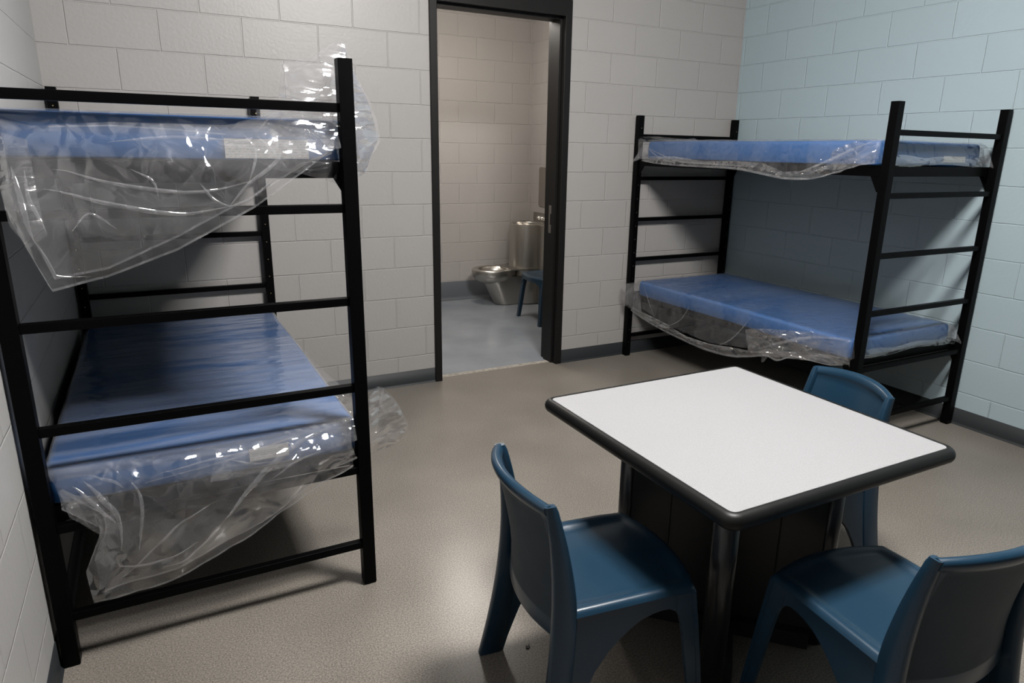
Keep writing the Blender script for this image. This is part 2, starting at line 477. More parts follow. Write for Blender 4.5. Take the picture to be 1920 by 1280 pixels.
def baseboard(name, a, b, nrm, h=0.1016, m=M_BASE):
    """vinyl cove base: strip with a small curved toe; a,b floor points on the wall line"""
    bm = bmesh.new()
    prof = [(0.0005, h), (0.0035, h - 0.001), (0.0035, 0.016), (0.006, 0.008), (0.013, 0.0012), (0.0135, 0.0)]
    P = []
    for p in (a, b):
        P.append([(p[0] + nrm[0] * d, p[1] + nrm[1] * d, z) for d, z in prof])
    grid(bm, P)
    o = link(name, bm, m, None, smooth=True)
    struct(o)
    return o
baseboard('baseboard_back', (0, 0), (DL - 0.001, 0), (0, -1))
baseboard('baseboard_back', (DR + 0.001, 0), (W, 0), (0, -1))
baseboard('baseboard_left', (0, 0), (0, FRONT), (1, 0))
baseboard('baseboard_right', (W, FRONT), (W, 0), (-1, 0))
def cove(name, a, b, nrm, h):
    bm = bmesh.new()
    prof = [(0.0, h), (0.003, h - 0.004)] + [(0.003 + 0.035 * (1 - math.cos(t)), 0.037 - 0.036 * math.sin(t)) for t in [i * math.pi / 16 for i in range(9)]]
    P = [[(p[0] + nrm[0] * d, p[1] + nrm[1] * d, z) for d, z in prof] for p in (a, b)]
    grid(bm, P)
    struct(link(name, bm, M_COVE, None, smooth=True))
cove('baseboard_restroom_back', (1.6, 2.45), (4.09, 2.45), (0, -1), 0.2)
cove('baseboard_restroom_right', (4.09, 2.45), (4.09, 0.2), (-1, 0), 0.2)
cove('baseboard_restroom_left', (1.6, 0.2), (1.6, 2.45), (1, 0), 0.2)

# hollow metal door frame: profile swept as left jamb, head, right jamb
def frame_profile():
    # (inset from outer edge towards opening, y)
    return [(0.0, 0.0), (0.0, -0.012), (0.003, -0.0145), (0.047, -0.0145), (0.050, -0.012), (0.050, 0.036), (0.066, 0.036),
            (0.066, 0.150), (0.050, 0.150), (0.050, 0.211), (0.047, 0.214), (0.003, 0.214), (0.0, 0.211), (0.0, 0.2)]
bm = bmesh.new()
P = []
for side in ('L0', 'L1', 'R1', 'R0'):
    row = []
    for ins, y in frame_profile():
        hh = 0.1016 if ins > 0.046 else (0.0986 if ins > 0.01 else ins)
        if ins > 0.06: hh = 0.1176
        x = DL + ins if side[0] == 'L' else DR - ins
        z = 0.0 if side[1] == '0' else DH - hh
        row.append((x, y, z))
    P.append(row)
grid(bm, P)
fr = struct(link('door_1', bm, M_FRAME, None))
fr['label'] = 'black hollow metal door frame without a door leaf'
# latch strike plates on the right jamb
bm = bmesh.new()
for z0, z1 in ((1.125, 1.185), (0.985, 1.045)):
    box(bm, (DR - 0.0685, 0.085, z0), (DR - 0.066, 0.118, z1))
box(bm, (DR - 0.0685, 0.10, 1.045), (DR - 0.0665, 0.118, 1.125))
struct(link('strike_plate', bm, mat('dull_strike_metal', (0.35, 0.33, 0.31), 0.4, 1.0), fr))

# ------------------------------------------------------------------ ceiling lamps
def ceiling_lamp(cx, cy, cz, sx, sy, strength, color, label):
    """surface-mounted fixture with a wrap-around lens that glows below and at the sides"""
    t = empty('ceiling_light', (cx, cy, cz), 0, label, 'ceiling light')
    f = 0.015
    boxes('lamp_housing', [((-sx / 2 - f, -sy / 2 - f, -0.028), (sx / 2 + f, sy / 2 + f, -0.001))], mat('white_lamp_metal', (0.7, 0.7, 0.7), 0.4), t, bevel=0.003)
    mm = []
    for nm, e in (('lit_lens_bottom', strength[0]), ('lit_lens_side', strength[1])):
        md = bpy.data.materials.new(nm); md.use_nodes = True
        b_ = md.node_tree.nodes['Principled BSDF']
        b_.inputs['Emission Color'].default_value = (*color, 1); b_.inputs['Emission Strength'].default_value = e
        mm.append(md)
    bm = bmesh.new()
    box(bm, (-sx / 2, -sy / 2, -0.165), (sx / 2, sy / 2, -0.028))
    bm.normal_update()
    for fc in bm.faces:
        fc.material_index = 1 if abs(fc.normal.z) < 0.5 else 0
    link('lens', bm, None, t, mats=mm)
(c, s, w, k) = ROOM_LIGHT
ceiling_lamp(c[0], c[1], CEIL, s[0], s[1], w, k, 'rectangular lit ceiling fixture above the white table')
(c, s, w, k) = REST_LIGHT
ceiling_lamp(c[0], c[1], RCEIL, s[0], s[1], w, k, 'rectangular lit ceiling fixture in the restroom beyond the doorway')

# ------------------------------------------------------------------ bunk beds
PW = 0.045
RUNGS = (0.165, 0.465, 0.772, 1.077, 1.381, 1.686)
def post_mesh(pin_side):
    bm = bmesh.new()
    h = PW / 2
    box(bm, (-h, -h, 0.004), (h, h, 1.829))
    box(bm, (-h + 0.002, -h + 0.002, 0), (h - 0.002, h - 0.002, 0.004))
    if pin_side:
        for k in range(17):
            z = 0.115 + k * 0.1016
            s = 0.0032
            yy = -h - 0.0006
            a = [bm.verts.new((s * math.cos(t), yy, z + s * math.sin(t))) for t in [i * math.pi / 4 for i in range(8)]]
            f = bm.faces.new(a); f.material_index = 1
    return bm
def make_bunk(name, x0, x1, y0, y1, label):
    """x0..x1 outer width, y0 (near) .. y1 (far) outer length"""
    t = empty(name, ((x0 + x1) / 2, (y0 + y1) / 2, 0), 0, label, 'bunk bed', 'steel bunk beds')
    hx, hy = (x1 - x0) / 2, (y1 - y0) / 2
    h = PW / 2
    for sx in (-1, 1):
        for sy in (-1, 1):
            p = link('post', post_mesh(sy > 0), M_BLACK, t, bevel=0.0025, seg=2, mats=[M_BLACK, M_PIN])
            p.location = (sx * (hx - h), sy * (hy - h), 0)
    for sy in (-1, 1):
        for z in RUNGS:
            d = 0.0135
            boxes('rung', [((-hx + PW - 0.001, sy * (hy - h) - d, z - d), (hx - PW + 0.001, sy * (hy - h) + d, z + d))], M_BLACK, t, bevel=0.002)
    ye = hy - PW - 0.004
    for z in (0.500, 1.500):
        bm = bmesh.new()
        zt, zb = z + 0.024, z - 0.026
        xi = hx - 0.012
        # rim rails and the recessed sheet that carries the mattress
        for s in (-1, 1):
            box(bm, (s * xi - 0.002 if s < 0 else xi - 0.030, -ye, zt - 0.004), (-xi + 0.030 if s < 0 else xi + 0.002, ye, zt))
            xo = s * xi
            box(bm, (min(xo, xo - s * 0.004), -ye, zb), (max(xo, xo - s * 0.004), ye, zt - 0.004))
            yo = s * ye
            box(bm, (-xi, min(yo, yo - s * 0.004), zb), (xi, max(yo, yo - s * 0.004), zt))
        box(bm, (-xi + 0.004, -ye + 0.004, zt - 0.012), (xi - 0.004, ye - 0.004, zt - 0.008))
        link('bed_deck', bm, M_BLACK, t)
        for sx in (-1, 1):
            for sy in (-1, 1):
                bm = bmesh.new()
                xa = sx * (hx - 0.010); ya = sy * ye
                tri = [(0, zt - 0.006), (0, zb - 0.075), (0.012, zb - 0.075), (0.055, zb - 0.001), (0.055, zt - 0.006)]
                prism(bm, tri, lambda u, v: (xa - sx * 0.004, ya - sy * u, v), lambda u, v: (xa - sx * 0.008, ya - sy * u, v))
                xs = sx * (hx - PW)
                prism(bm, tri, lambda u, v: (xs + sx * 0.034 - sx * u, ya - sy * 0.001, v), lambda u, v: (xs + sx * 0.034 - sx * u, ya + sy * 0.003, v))
                bmesh.ops.recalc_face_normals(bm, faces=bm.faces)
                link('bracket', bm, M_BLACK, t)
    return t
LB = (0.012, 0.998, -2.072, -0.016)
RB = (3.613, 4.595, -2.082, -0.020)
make_bunk('bunk_bed', *LB, 'black steel bunk bed along the left wall, nearest the camera')
make_bunk('bunk_bed', *RB, 'black steel bunk bed against the pale blue wall')

# ------------------------------------------------------------------ crumple noise (sheets of plastic)
def tri_wave(a):
    return np.abs(((a / (2 * math.pi)) % 1.0) * 2 - 1) * 2 - 1
def crumple(P, seed, freq=6.0, n=6, warp=0.12):
    """sharp creased noise, P (...,3) -> (...)  about -1..1"""
    rng = np.random.RandomState(seed)
    Q = P.copy()
    for k in range(3):
        d = rng.normal(size=3); d /= np.linalg.norm(d)
        e = rng.normal(size=3); e /= np.linalg.norm(e)
        Q = Q + (warp / freq) * np.sin((P @ d) * freq * rng.uniform(0.5, 1.3) + rng.uniform(0, 6.3))[..., None] * e
    h = np.zeros(P.shape[:-1]); tot = 0
    for k in range(n):
        d = rng.normal(size=3); d /= np.linalg.norm(d)
        f = freq * 1.35 ** k * rng.uniform(0.8, 1.25) * 0.55
        a = 1.0 / 1.32 ** k
        m = 0.35 + 0.65 * (0.5 + 0.5 * np.sin((Q @ rng.normal(size=3)) * freq * 0.35 + rng.uniform(0, 6.3)))
        h += a * m * tri_wave((Q @ d) * f * math.pi + rng.uniform(0, 6.3)); tot += a
    return h / tot * 1.6

def np_grid(name, P, m, parent, closed=False):
    nu, nv = P.shape[:2]
    me = bpy.data.meshes.new(name)
    verts = P.reshape(-1, 3)
    idx = np.arange(nu * nv).reshape(nu, nv)
    a = idx[:-1, :-1].ravel(); b = idx[1:, :-1].ravel(); c = idx[1:, 1:].ravel(); d = idx[:-1, 1:].ravel()
    faces = np.stack([a, b, c, d], 1)
    me.from_pydata(verts.tolist(), [], faces.tolist())
    me.materials.append(m)
    for p in me.polygons: p.use_smooth = True
    o = bpy.data.objects.new(name, me)
    col.objects.link(o)
    if parent: o.parent = parent
    return o

def join_np(name, grids, m, parent):
    verts = []; faces = []; off = 0
    for P in grids:
        nu, nv = P.shape[:2]
        idx = np.arange(nu * nv).reshape(nu, nv) + off
        faces.append(np.stack([idx[:-1, :-1].ravel(), idx[1:, :-1].ravel(), idx[1:, 1:].ravel(), idx[:-1, 1:].ravel()], 1))
        verts.append(P.reshape(-1, 3)); off += nu * nv
    me = bpy.data.meshes.new(name)
    me.from_pydata(np.concatenate(verts).tolist(), [], np.concatenate(faces).tolist())
    me.materials.append(m)
    for p in me.polygons: p.use_smooth = True
    o = bpy.data.objects.new(name, me)
    col.objects.link(o)
    o.parent = parent
    return o

def curve(pts, n):
    """resample a 3D polyline (Catmull) into n points, evenly in parameter of chord length"""
    pts = np.array(pts, float)
    t = np.concatenate([[0], np.cumsum(np.linalg.norm(np.diff(pts, axis=0), axis=1))]); t /= t[-1]
    rows = [(t[i], *pts[i]) for i in range(len(pts))]
    return np.array([interp(rows, u) for u in np.linspace(0, 1, n)])
def poly(pts, n):
    pts = np.array(pts, float)
    t = np.concatenate([[0], np.cumsum(np.linalg.norm(np.diff(pts, axis=0), axis=1))]); t /= t[-1]
    u = np.linspace(0, 1, n)
    return np.stack([np.interp(u, t, pts[:, k]) for k in range(3)], 1)

def flap(top, bot, nu, nv, amp, seed, nrm, freq=7.0, bulge=0.0, hard=True, layer=0.0, mid=None):
    """a hanging sheet between two edge curves"""
    A = (poly if hard else curve)(top, nu); B = (poly if hard else curve)(bot, nu)
    v = np.linspace(0, 1, nv)[None, :, None]
    if mid is not None:
        C = poly(mid, nu)
        P = A[:, None] * (1 - v) * (1 - 2 * v) * 1 + C[:, None] * 4 * v * (1 - v) + B[:, None] * v * (2 * v - 1)
    else:
        P = A[:, None] * (1 - v) + B[:, None] * v
    nrm = np.array(nrm, float); nrm /= np.linalg.norm(nrm)
    amp = amp * 1.9
    h = crumple(P, seed, freq) * amp
    env = np.clip((v[..., 0] - 0.12) * 2.0, 0.06, 1)
    h = h * env + bulge * np.sin(v[..., 0] * math.pi) * np.sin(np.linspace(0, 1, nu)[:, None] * math.pi) + layer
    P = P + h[..., None] * nrm
    # sideways wander of the sheet
    w = crumple(P, seed + 50, freq * 0.6) * amp * 0.35 * env
    side = np.cross(nrm, (0, 0, 1))
    P = P + w[..., None] * side
    return P

def hem(bot, n, amp, seed, nrm, width=0.007, freq=9.0, layer=0.0):
    """narrow folded edge that follows the rim of a flap made with the same seed"""
    F = flap([(x, y, z + 0.10) for x, y, z in bot], bot, n, 3, amp, seed, nrm, freq, 0.0, layer=layer)
    E = F[:, 2]
    up = F[:, 0] - E
    up /= np.linalg.norm(up, axis=1)[:, None]
    k = np.linspace(0, width, 4)[None, :, None]
    return E[:, None] + up[:, None] * k + np.array(nrm)[None, None] * 0.0015

def ribbon(pts, n, width, side):
    C = curve(pts, n)
    k = np.linspace(-0.5, 0.5, 3)[None, :, None] * width
    t = np.sin(np.linspace(0, math.pi, n))[:, None, None] * 0.8 + 0.2
    return C[:, None] + k * t * np.array(side, float)[None, None]

def crease(F, uv, n, width, push):
    """sharp fold that lies on the sheet F, following a path given in sheet coordinates (0..1, 0..1)"""
    nu, nv = F.shape[:2]
    C = curve([(a, b, 0) for a, b in uv], n)
    def S(a, b):
        a = np.clip(a, 0, 1) * (nu - 1); b = np.clip(b, 0, 1) * (nv - 1)
        i = np.minimum(a.astype(int), nu - 2); j = np.minimum(b.astype(int), nv - 2)
        fa = (a - i)[:, None]; fb = (b - j)[:, None]
        return (F[i, j] * (1 - fa) * (1 - fb) + F[i + 1, j] * fa * (1 - fb) + F[i, j + 1] * (1 - fa) * fb + F[i + 1, j + 1] * fa * fb)
    P = S(C[:, 0], C[:, 1])
    T = np.gradient(P, axis=0); T /= np.linalg.norm(T, axis=1)[:, None] + 1e-9
    side = np.cross(T, np.array(push, float)); side /= np.linalg.norm(side, axis=1)[:, None] + 1e-9
    w = (np.sin(np.linspace(0.12, math.pi - 0.12, n)) * width)[:, None, None]
    k = np.linspace(-0.5, 0.5, 3)[None, :, None]
    ridge = (0.5 - np.abs(k)) * w * 0.9
    return P[:, None] + side[:, None] * k * w + np.array(push, float)[None, None] * (0.0015 + ridge)

def each(name, grids, m, parent):
    for g in grids:
        join_np(name, [local(g, parent)], m, parent)

def drape(x0, x1, y0, y1, ztop, drop, n=(120, 170), amp=0.006, seed=1, flare=0.35, gap=0.006, freq=7.0, streak=0.0, outs=None):
    """film over a mattress: drop(side, t) gives how far it hangs; side in 'x0','x1','y0','y1'
    outs(side,t) gives how far the hanging edge stands off"""
    cx, cy = (x0 + x1) / 2, (y0 + y1) / 2
    hx, hy = (x1 - x0) / 2, (y1 - y0) / 2
    nx, ny = n
    kx = 0.13; ky = 0.09
    S = np.linspace(-1 - kx * 2, 1 + kx * 2, nx); T = np.linspace(-1 - ky * 2, 1 + ky * 2, ny)
    s, t = np.meshgrid(S, T, indexing='ij')
    ox = np.clip((np.abs(s) - 1) / (kx * 2), 0, 1); oy = np.clip((np.abs(t) - 1) / (ky * 2), 0, 1)
    sx = np.clip(s, -1, 1); sy = np.clip(t, -1, 1)
    tx = (sy + 1) / 2; ty = (sx + 1) / 2
    dx = np.where(s < 0, drop('x0', tx), drop('x1', tx)); dy = np.where(t < 0, drop('y0', ty), drop('y1', ty))
    # round the upper edge
    def roll(o, L, r=0.022):
        a = o * L
        down = np.where(a < r * 1.57, r * (1 - np.cos(a / r)), r + (a - r * 1.57))
        out = np.where(a < r * 1.57, r * np.sin(a / r), r)
        return down, out
    zx, px_ = roll(ox, dx); zy, py_ = roll(oy, dy)
    fx = flare * np.minimum(zx, zy)
    ex = np.where(s < 0, outs('x0', tx), outs('x1', tx)) if outs else 0
    ey = np.where(t < 0, outs('y0', ty), outs('y1', ty)) if outs else 0
    X = cx + sx * (hx - 0.022 + gap) + np.sign(s) * (px_ + fx + ex * ox)
    Y = cy + sy * (hy - 0.022 + gap) + np.sign(t) * (py_ + fx + ey * oy)
    Z = ztop + gap - np.maximum(zx, zy) - 0.25 * np.minimum(zx, zy)
    P = np.stack([X, Y, Z], -1)
    h = crumple(P, seed, freq)
    o = np.maximum(ox, oy)
    k = (amp * 0.25 + amp * 1.8 * o)
    nx_ = np.sign(s) * np.minimum(1, ox * 5); ny_ = np.sign(t) * np.minimum(1, oy * 5); nz_ = 1.0 - 0.9 * np.minimum(1, o * 5)
    # streaky wrinkles running across the top
    st = np.maximum(0, crumple(np.stack([X * 0.35, Y * 2.2, Z * 0], -1), seed + 9, 9.0, 4, 0.5)) * streak
    hh = (h * 0.5 + 0.5) * k + st * (1 - np.minimum(1, o * 3))
    P = P + hh[..., None] * np.stack([nx_, ny_, nz_], -1)
    return P

def const(v):
    return lambda side, t: v
def mattress(x0, x1, y0, y1, z0, z1, label, seed, crown=0.0):
    t = empty('mattress', ((x0 + x1) / 2, (y0 + y1) / 2, z0), 0, label, 'mattress', 'blue mattresses on the bunk beds')
    hx, hy, h = (x1 - x0) / 2, (y1 - y0) / 2, z1 - z0
    # rounded, slightly uneven block
    n = 40; m_ = 24
    P = []
    prof = [(0, 0.0), (-0.004, 0.0), (-0.0, 0.018)]
    bm = bmesh.new()
    r = 0.018
    def outline(ins, z):
        pts = []
        rc = 0.035
        for cx, cy, a0 in ((hx - rc, hy - rc, 0), (-hx + rc, hy - rc, 90), (-hx + rc, -hy + rc, 180), (hx - rc, -hy + rc, 270)):
            for k in range(7):
                a = math.radians(a0 + 15 * k)
                pts.append((cx + (rc - ins) * math.cos(a), cy + (rc - ins) * math.sin(a)))
        # densify the straight runs
        out = []
        N = len(pts)
        for i in range(N):
            a, b = pts[i], pts[(i + 1) % N]
            d = math.hypot(b[0] - a[0], b[1] - a[1])
            q = max(1, int(d / 0.06))
            for j in range(q):
                f = j / q
                x = a[0] + (b[0] - a[0]) * f; y = a[1] + (b[1] - a[1]) * f
                w = 0.0022 * math.sin(x * 11 + y * 7 + seed) * math.sin(z * 30 + y * 5)
                out.append((x, y, z + 0.003 * math.sin(x * 6 + seed) * math.sin(y * 5 + seed * 2)))
        return out
    rings = []
    for ins, z in ((0.012, 0.0), (0.003, 0.003), (0.0, 0.008), (-0.004, h * 0.5), (0.0, h - r), (0.004, h - r * 0.45), (0.011, h - r * 0.12), (0.02, h)):
        rings.append(outline(ins, z))
    V = grid(bm, rings, closed_v=True)
    f = bm.faces.new(V[-1]); f2 = bm.faces.new(list(reversed(V[0])))
    bmesh.ops.recalc_face_normals(bm, faces=bm.faces)
    link('mattress_pad', bm, M_VINYL, t, smooth=False)
    for p in t.children[0].data.polygons:
        p.use_smooth = len(p.vertices) == 4
    return t
def local(P, t):
    return P - np.array(t.location)

# ---- left bunk, upper -------------------------------------------------------
DK = 1.5265; DK2 = 0.5265
mt = mattress(0.045, 0.975, -2.020, -0.150, DK, 1.648, 'upper mattress of the left bunk, its loose plastic hanging in a big flap', 1)
boxes('sticker', [((-0.5 + 0.61, -0.935 - 0.0065, 0.006), (-0.5 + 0.85, -0.935 - 0.005, 0.062))], M_STICKER, mt)
G = [drape(0.045, 0.975, -2.020, -0.150, 1.648, lambda s, t: {'x0': 0.10, 'x1': 0.13, 'y0': 0.07, 'y1': 0.12}[s] + 0 * t, seed=11, amp=0.005)]
YF = -2.098
# the big front flap, two layers
topc = [(0.075, -2.035, 1.63), (0.16, -2.045, 1.61), (0.34, -2.045, 1.625), (0.62, -2.045, 1.625), (0.72, -2.045, 1.64), (0.86, -2.045, 1.62), (0.93, -2.045, 1.60)]
midc = [(0.080, YF, 1.50), (0.135, YF, 1.42), (0.29, YF, 1.43), (0.50, YF, 1.47), (0.68, YF, 1.52), (0.84, YF, 1.56), (0.925, YF, 1.57)]
botc = [(0.089, YF, 1.378), (0.150, YF, 1.182), (0.28, YF, 1.212), (0.459, YF, 1.277), (0.683, YF, 1.392), (0.828, YF, 1.491), (0.905, YF, 1.55)]
G.append(flap(topc, botc, 190, 110, 0.013, 21, (0, -1, 0.1), 9.0, 0.012, mid=midc))
botd = [(x + 0.012, y + 0.012, z + dz) for (x, y, z), dz in zip(botc, (0.02, 0.03, 0.02, 0.035, 0.04, 0.03, 0.0))]
G.append(flap(topc, botd, 150, 90, 0.011, 22, (0, -1, 0.1), 6.0, 0.0, layer=-0.014, mid=midc))
each('plastic_wrap', G, M_FILM, mt)
each('folded_edge', [hem(botc, 200, 0.013, 21, (0, -1, 0.1)), hem(botd, 200, 0.011, 22, (0, -1, 0.1), freq=6.0, layer=-0.014), hem([(0.20, -2.075, 1.605), (0.34, -2.08, 1.612), (0.50, -2.08, 1.606), (0.62, -2.08, 1.597)], 80, 0.004, 23, (0, -1, 0.1), 0.004)], M_HEM, mt)
FL = G[1]; PU = (0, -1, 0.05)
each('crease', [crease(FL, uv, 90, w_, PU) for uv, w_ in (
    ([(0.14, 0.42), (0.30, 0.55), (0.50, 0.74), (0.66, 0.86)], 0.012), ([(0.16, 0.30), (0.40, 0.50), (0.62, 0.66), (0.74, 0.70)], 0.010),
    ([(0.66, 0.86), (0.72, 0.72), (0.80, 0.60), (0.84, 0.40)], 0.011), ([(0.66, 0.86), (0.73, 0.88), (0.80, 0.80)], 0.007),
    ([(0.05, 0.35), (0.08, 0.55), (0.12, 0.80)], 0.014), ([(0.09, 0.30), (0.11, 0.50), (0.16, 0.72)], 0.010), ([(0.12, 0.80), (0.20, 0.92), (0.28, 0.97)], 0.006),
    ([(0.30, 0.15), (0.50, 0.13), (0.68, 0.20)], 0.010), ([(0.56, 0.55), (0.61, 0.74), (0.66, 0.86)], 0.008), ([(0.70, 0.15), (0.74, 0.40), (0.72, 0.72)], 0.008),
    ([(0.22, 0.70), (0.26, 0.60), (0.33, 0.72)], 0.006), ([(0.36, 0.35), (0.42, 0.45), (0.44, 0.58)], 0.006))], M_HEM, mt)
G = []
# gathered tuft by the near right post
G.append(flap([(0.722, -1.99, 1.675), (0.786, -1.99, 1.70), (0.805, -1.985, 1.808), (0.889, -1.98, 1.825), (0.972, -1.975, 1.882), (1.001, -1.975, 1.878)],
              [(0.70, -2.035, 1.53), (0.76, -2.04, 1.50), (0.834, -2.045, 1.487), (0.90, -2.04, 1.47), (0.95, -2.035, 1.455), (1.005, -1.98, 1.46)], 120, 130, 0.020, 31, (0, -1, 0.15), 9.0, 0.03))
G.append(flap([(0.74, -1.93, 1.66), (0.80, -1.93, 1.69), (0.82, -1.93, 1.79), (0.90, -1.93, 1.82), (0.985, -1.93, 1.87), (1.001, -1.945, 1.878)],
              [(0.72, -1.96, 1.60), (0.78, -1.95, 1.58), (0.86, -1.95, 1.55), (0.92, -1.95, 1.55), (0.97, -1.95, 1.5), (1.01, -1.95, 1.48)], 90, 100, 0.018, 32, (0, -1, 0.15), 8.0, 0.0))
G.append(flap([(1.001, -1.975, 1.878), (1.032, -1.98, 1.784), (1.067, -1.98, 1.713), (1.097, -1.98, 1.600), (1.068, -1.98, 1.540), (1.048, -1.98, 1.487)],
              [(1.001, -1.90, 1.85), (1.004, -1.86, 1.76), (1.004, -1.84, 1.68), (1.004, -1.84, 1.60), (1.004, -1.86, 1.54), (1.004, -1.88, 1.50)], 90, 50, 0.010, 33, (0.3, -1, 0.1), 10.0, 0.01))
G.append(flap([(1.001, -1.975, 1.878), (1.032, -1.98, 1.784), (1.067, -1.98, 1.713), (1.097, -1.98, 1.600), (1.068, -1.98, 1.540), (1.048, -1.98, 1.487)],
              [(0.99, -2.015, 1.86), (0.99, -2.02, 1.76), (0.99, -2.02, 1.68), (0.99, -2.02, 1.60), (0.99, -2.02, 1.54), (0.99, -2.02, 1.47)], 90, 50, 0.010, 34, (0.3, -1, 0.1), 10.0, 0.01))
G.append(flap([(0.66, -2.05, 1.635), (0.78, -2.06, 1.665), (0.90, -2.06, 1.66), (0.945, -2.06, 1.64)], [(0.60, -2.075, 1.575), (0.72, -2.085, 1.545), (0.85, -2.085, 1.55), (0.94, -2.08, 1.565)], 130, 60, 0.016, 35, (0, -1, 0.35), 14.0, 0.008))
G.append(flap([(0.075, -2.06, 1.60), (0.10, -2.085, 1.59), (0.15, -2.09, 1.575)], [(0.092, -2.105, 1.36), (0.125, -2.108, 1.30), (0.165, -2.108, 1.33)], 50, 110, 0.016, 36, (0, -1, 0.2), 14.0, 0.010))
each('gathered_plastic', G, M_BUNCH, mt)
each('folded_edge', [ribbon([(0.722, -1.99, 1.675), (0.786, -1.99, 1.70), (0.805, -1.985, 1.808), (0.889, -1.98, 1.825), (0.972, -1.975, 1.882), (1.001, -1.975, 1.878)], 120, 0.012, (0, -0.3, 1)),
    ribbon([(1.001, -1.975, 1.878), (1.032, -1.98, 1.784), (1.067, -1.98, 1.713), (1.097, -1.98, 1.600), (1.068, -1.98, 1.540), (1.048, -1.98, 1.487)], 110, 0.012, (1, -0.2, 0)),
    ribbon([(1.01, -1.99, 1.60), (1.05, -1.985, 1.66), (1.07, -1.985, 1.70)], 40, 0.008, (0.7, 0, 0.7)), ribbon([(1.01, -1.99, 1.55), (1.05, -1.99, 1.57), (1.095, -1.98, 1.600)], 40, 0.010, (0, 0, 1)),
    ribbon([(0.80, -2.01, 1.72), (0.88, -2.02, 1.70), (0.93, -2.02, 1.76)], 50, 0.008, (0, -0.2, 1)), ribbon([(0.70, -2.09, 1.60), (0.76, -2.10, 1.66), (0.88, -2.10, 1.655), (0.945, -2.09, 1.63)], 60, 0.012, (0, -0.3, 1)),
    ribbon([(0.70, -2.09, 1.60), (0.74, -2.11, 1.56), (0.775, -2.11, 1.51)], 40, 0.008, (1, 0, 0.3))], M_HEM, mt)

# ---- left bunk, lower -------------------------------------------------------
mt = mattress(0.040, 0.965, -2.020, -0.165, DK2, 0.640, 'lower mattress of the left bunk, under the white-grey crumpled plastic', 2)
boxes('sticker', [((-0.5025 + 0.605, -0.9275 - 0.0065, 0.03), (-0.5025 + 0.73, -0.9275 - 0.005, 0.075))], M_STICKER, mt)
Gt = [drape(0.040, 0.965, -2.020, -0.165, 0.640, lambda s, t: {'x0': 0.06, 'x1': 0.045, 'y0': 0.05, 'y1': 0.10}[s] + 0 * t, seed=12, amp=0.003, streak=0.007, gap=0.003)]
join_np('plastic_wrap', [local(P, mt) for P in Gt], M_FILMTIGHT, mt)
G = []
topc = [(0.050, -2.030, 0.645), (0.20, -2.035, 0.640), (0.45, -2.035, 0.64), (0.65, -2.035, 0.640), (0.80, -2.035, 0.65), (0.945, -2.03, 0.655)]
midc = [(0.075, -2.06, 0.585), (0.19, YF, 0.53), (0.40, YF, 0.53), (0.62, YF, 0.545), (0.80, YF, 0.58), (0.93, YF, 0.60)]
botc = [(0.085, YF, 0.545), (0.175, YF, 0.455), (0.118, YF, 0.325), (0.125, YF, 0.213), (0.331, YF, 0.232), (0.595, YF, 0.33), (0.812, YF, 0.460), (0.93, YF, 0.50)]
G.append(flap(topc, botc, 190, 130, 0.018, 41, (0, -1, 0.1), 9.0, 0.0, mid=midc))
botd = [(x + 0.02, y + 0.012, z + 0.02) for x, y, z in botc]
G.append(flap(topc, botd, 140, 100, 0.014, 42, (0, -1, 0.1), 7.0, 0.0, layer=-0.014, mid=midc))
# side wing out over the aisle and the puff beyond the near right post
G.append(flap([(0.955, -0.17, 0.636), (0.955, -0.8, 0.636), (0.955, -1.3, 0.638), (0.955, -1.75, 0.64), (0.955, -1.98, 0.642)],
              [(0.975, -0.17, 0.61), (1.0, -0.8, 0.585), (1.02, -1.3, 0.585), (1.035, -1.7, 0.60), (1.03, -1.95, 0.60)], 160, 24, 0.006, 43, (0.3, 0, 1), 8.0, 0.0))
G.append(flap([(1.000, -1.98, 0.66), (1.043, -1.93, 0.69), (1.085, -1.90, 0.708), (1.144, -1.90, 0.645), (1.175, -1.90, 0.58), (1.194, -1.90, 0.527)],
              [(1.00, -1.99, 0.52), (1.02, -1.95, 0.46), (1.055, -1.92, 0.455), (1.10, -1.90, 0.455), (1.149, -1.90, 0.468), (1.18, -1.90, 0.50)], 90, 70, 0.013, 44, (0.3, -1, 0.2), 9.0, 0.025))
G.append(flap([(1.000, -1.90, 0.65), (1.043, -1.86, 0.68), (1.085, -1.89, 0.706), (1.144, -1.89, 0.643), (1.175, -1.89, 0.578), (1.192, -1.89, 0.527)],
              [(1.00, -1.90, 0.53), (1.02, -1.86, 0.48), (1.055, -1.86, 0.47), (1.10, -1.87, 0.46), (1.149, -1.88, 0.47), (1.18, -1.885, 0.50)], 70, 60, 0.010, 45, (0.3, -1, 0.2), 9.0, -0.02))
each('loose_plastic', G[:3], M_FILM, mt)
H = G[3:]
each('folded_edge', [hem(botc, 220, 0.018, 41, (0, -1, 0.1)), hem(botd, 200, 0.014, 42, (0, -1, 0.1), freq=7.0, layer=-0.014), hem([(0.30, -2.085, 0.575), (0.45, -2.09, 0.592), (0.60, -2.09, 0.612), (0.72, -2.085, 0.64)], 80, 0.004, 48, (0, -1, 0.1), 0.004)], M_HEM, mt)
FL = G[0]; PU = (0, -1, 0.05)
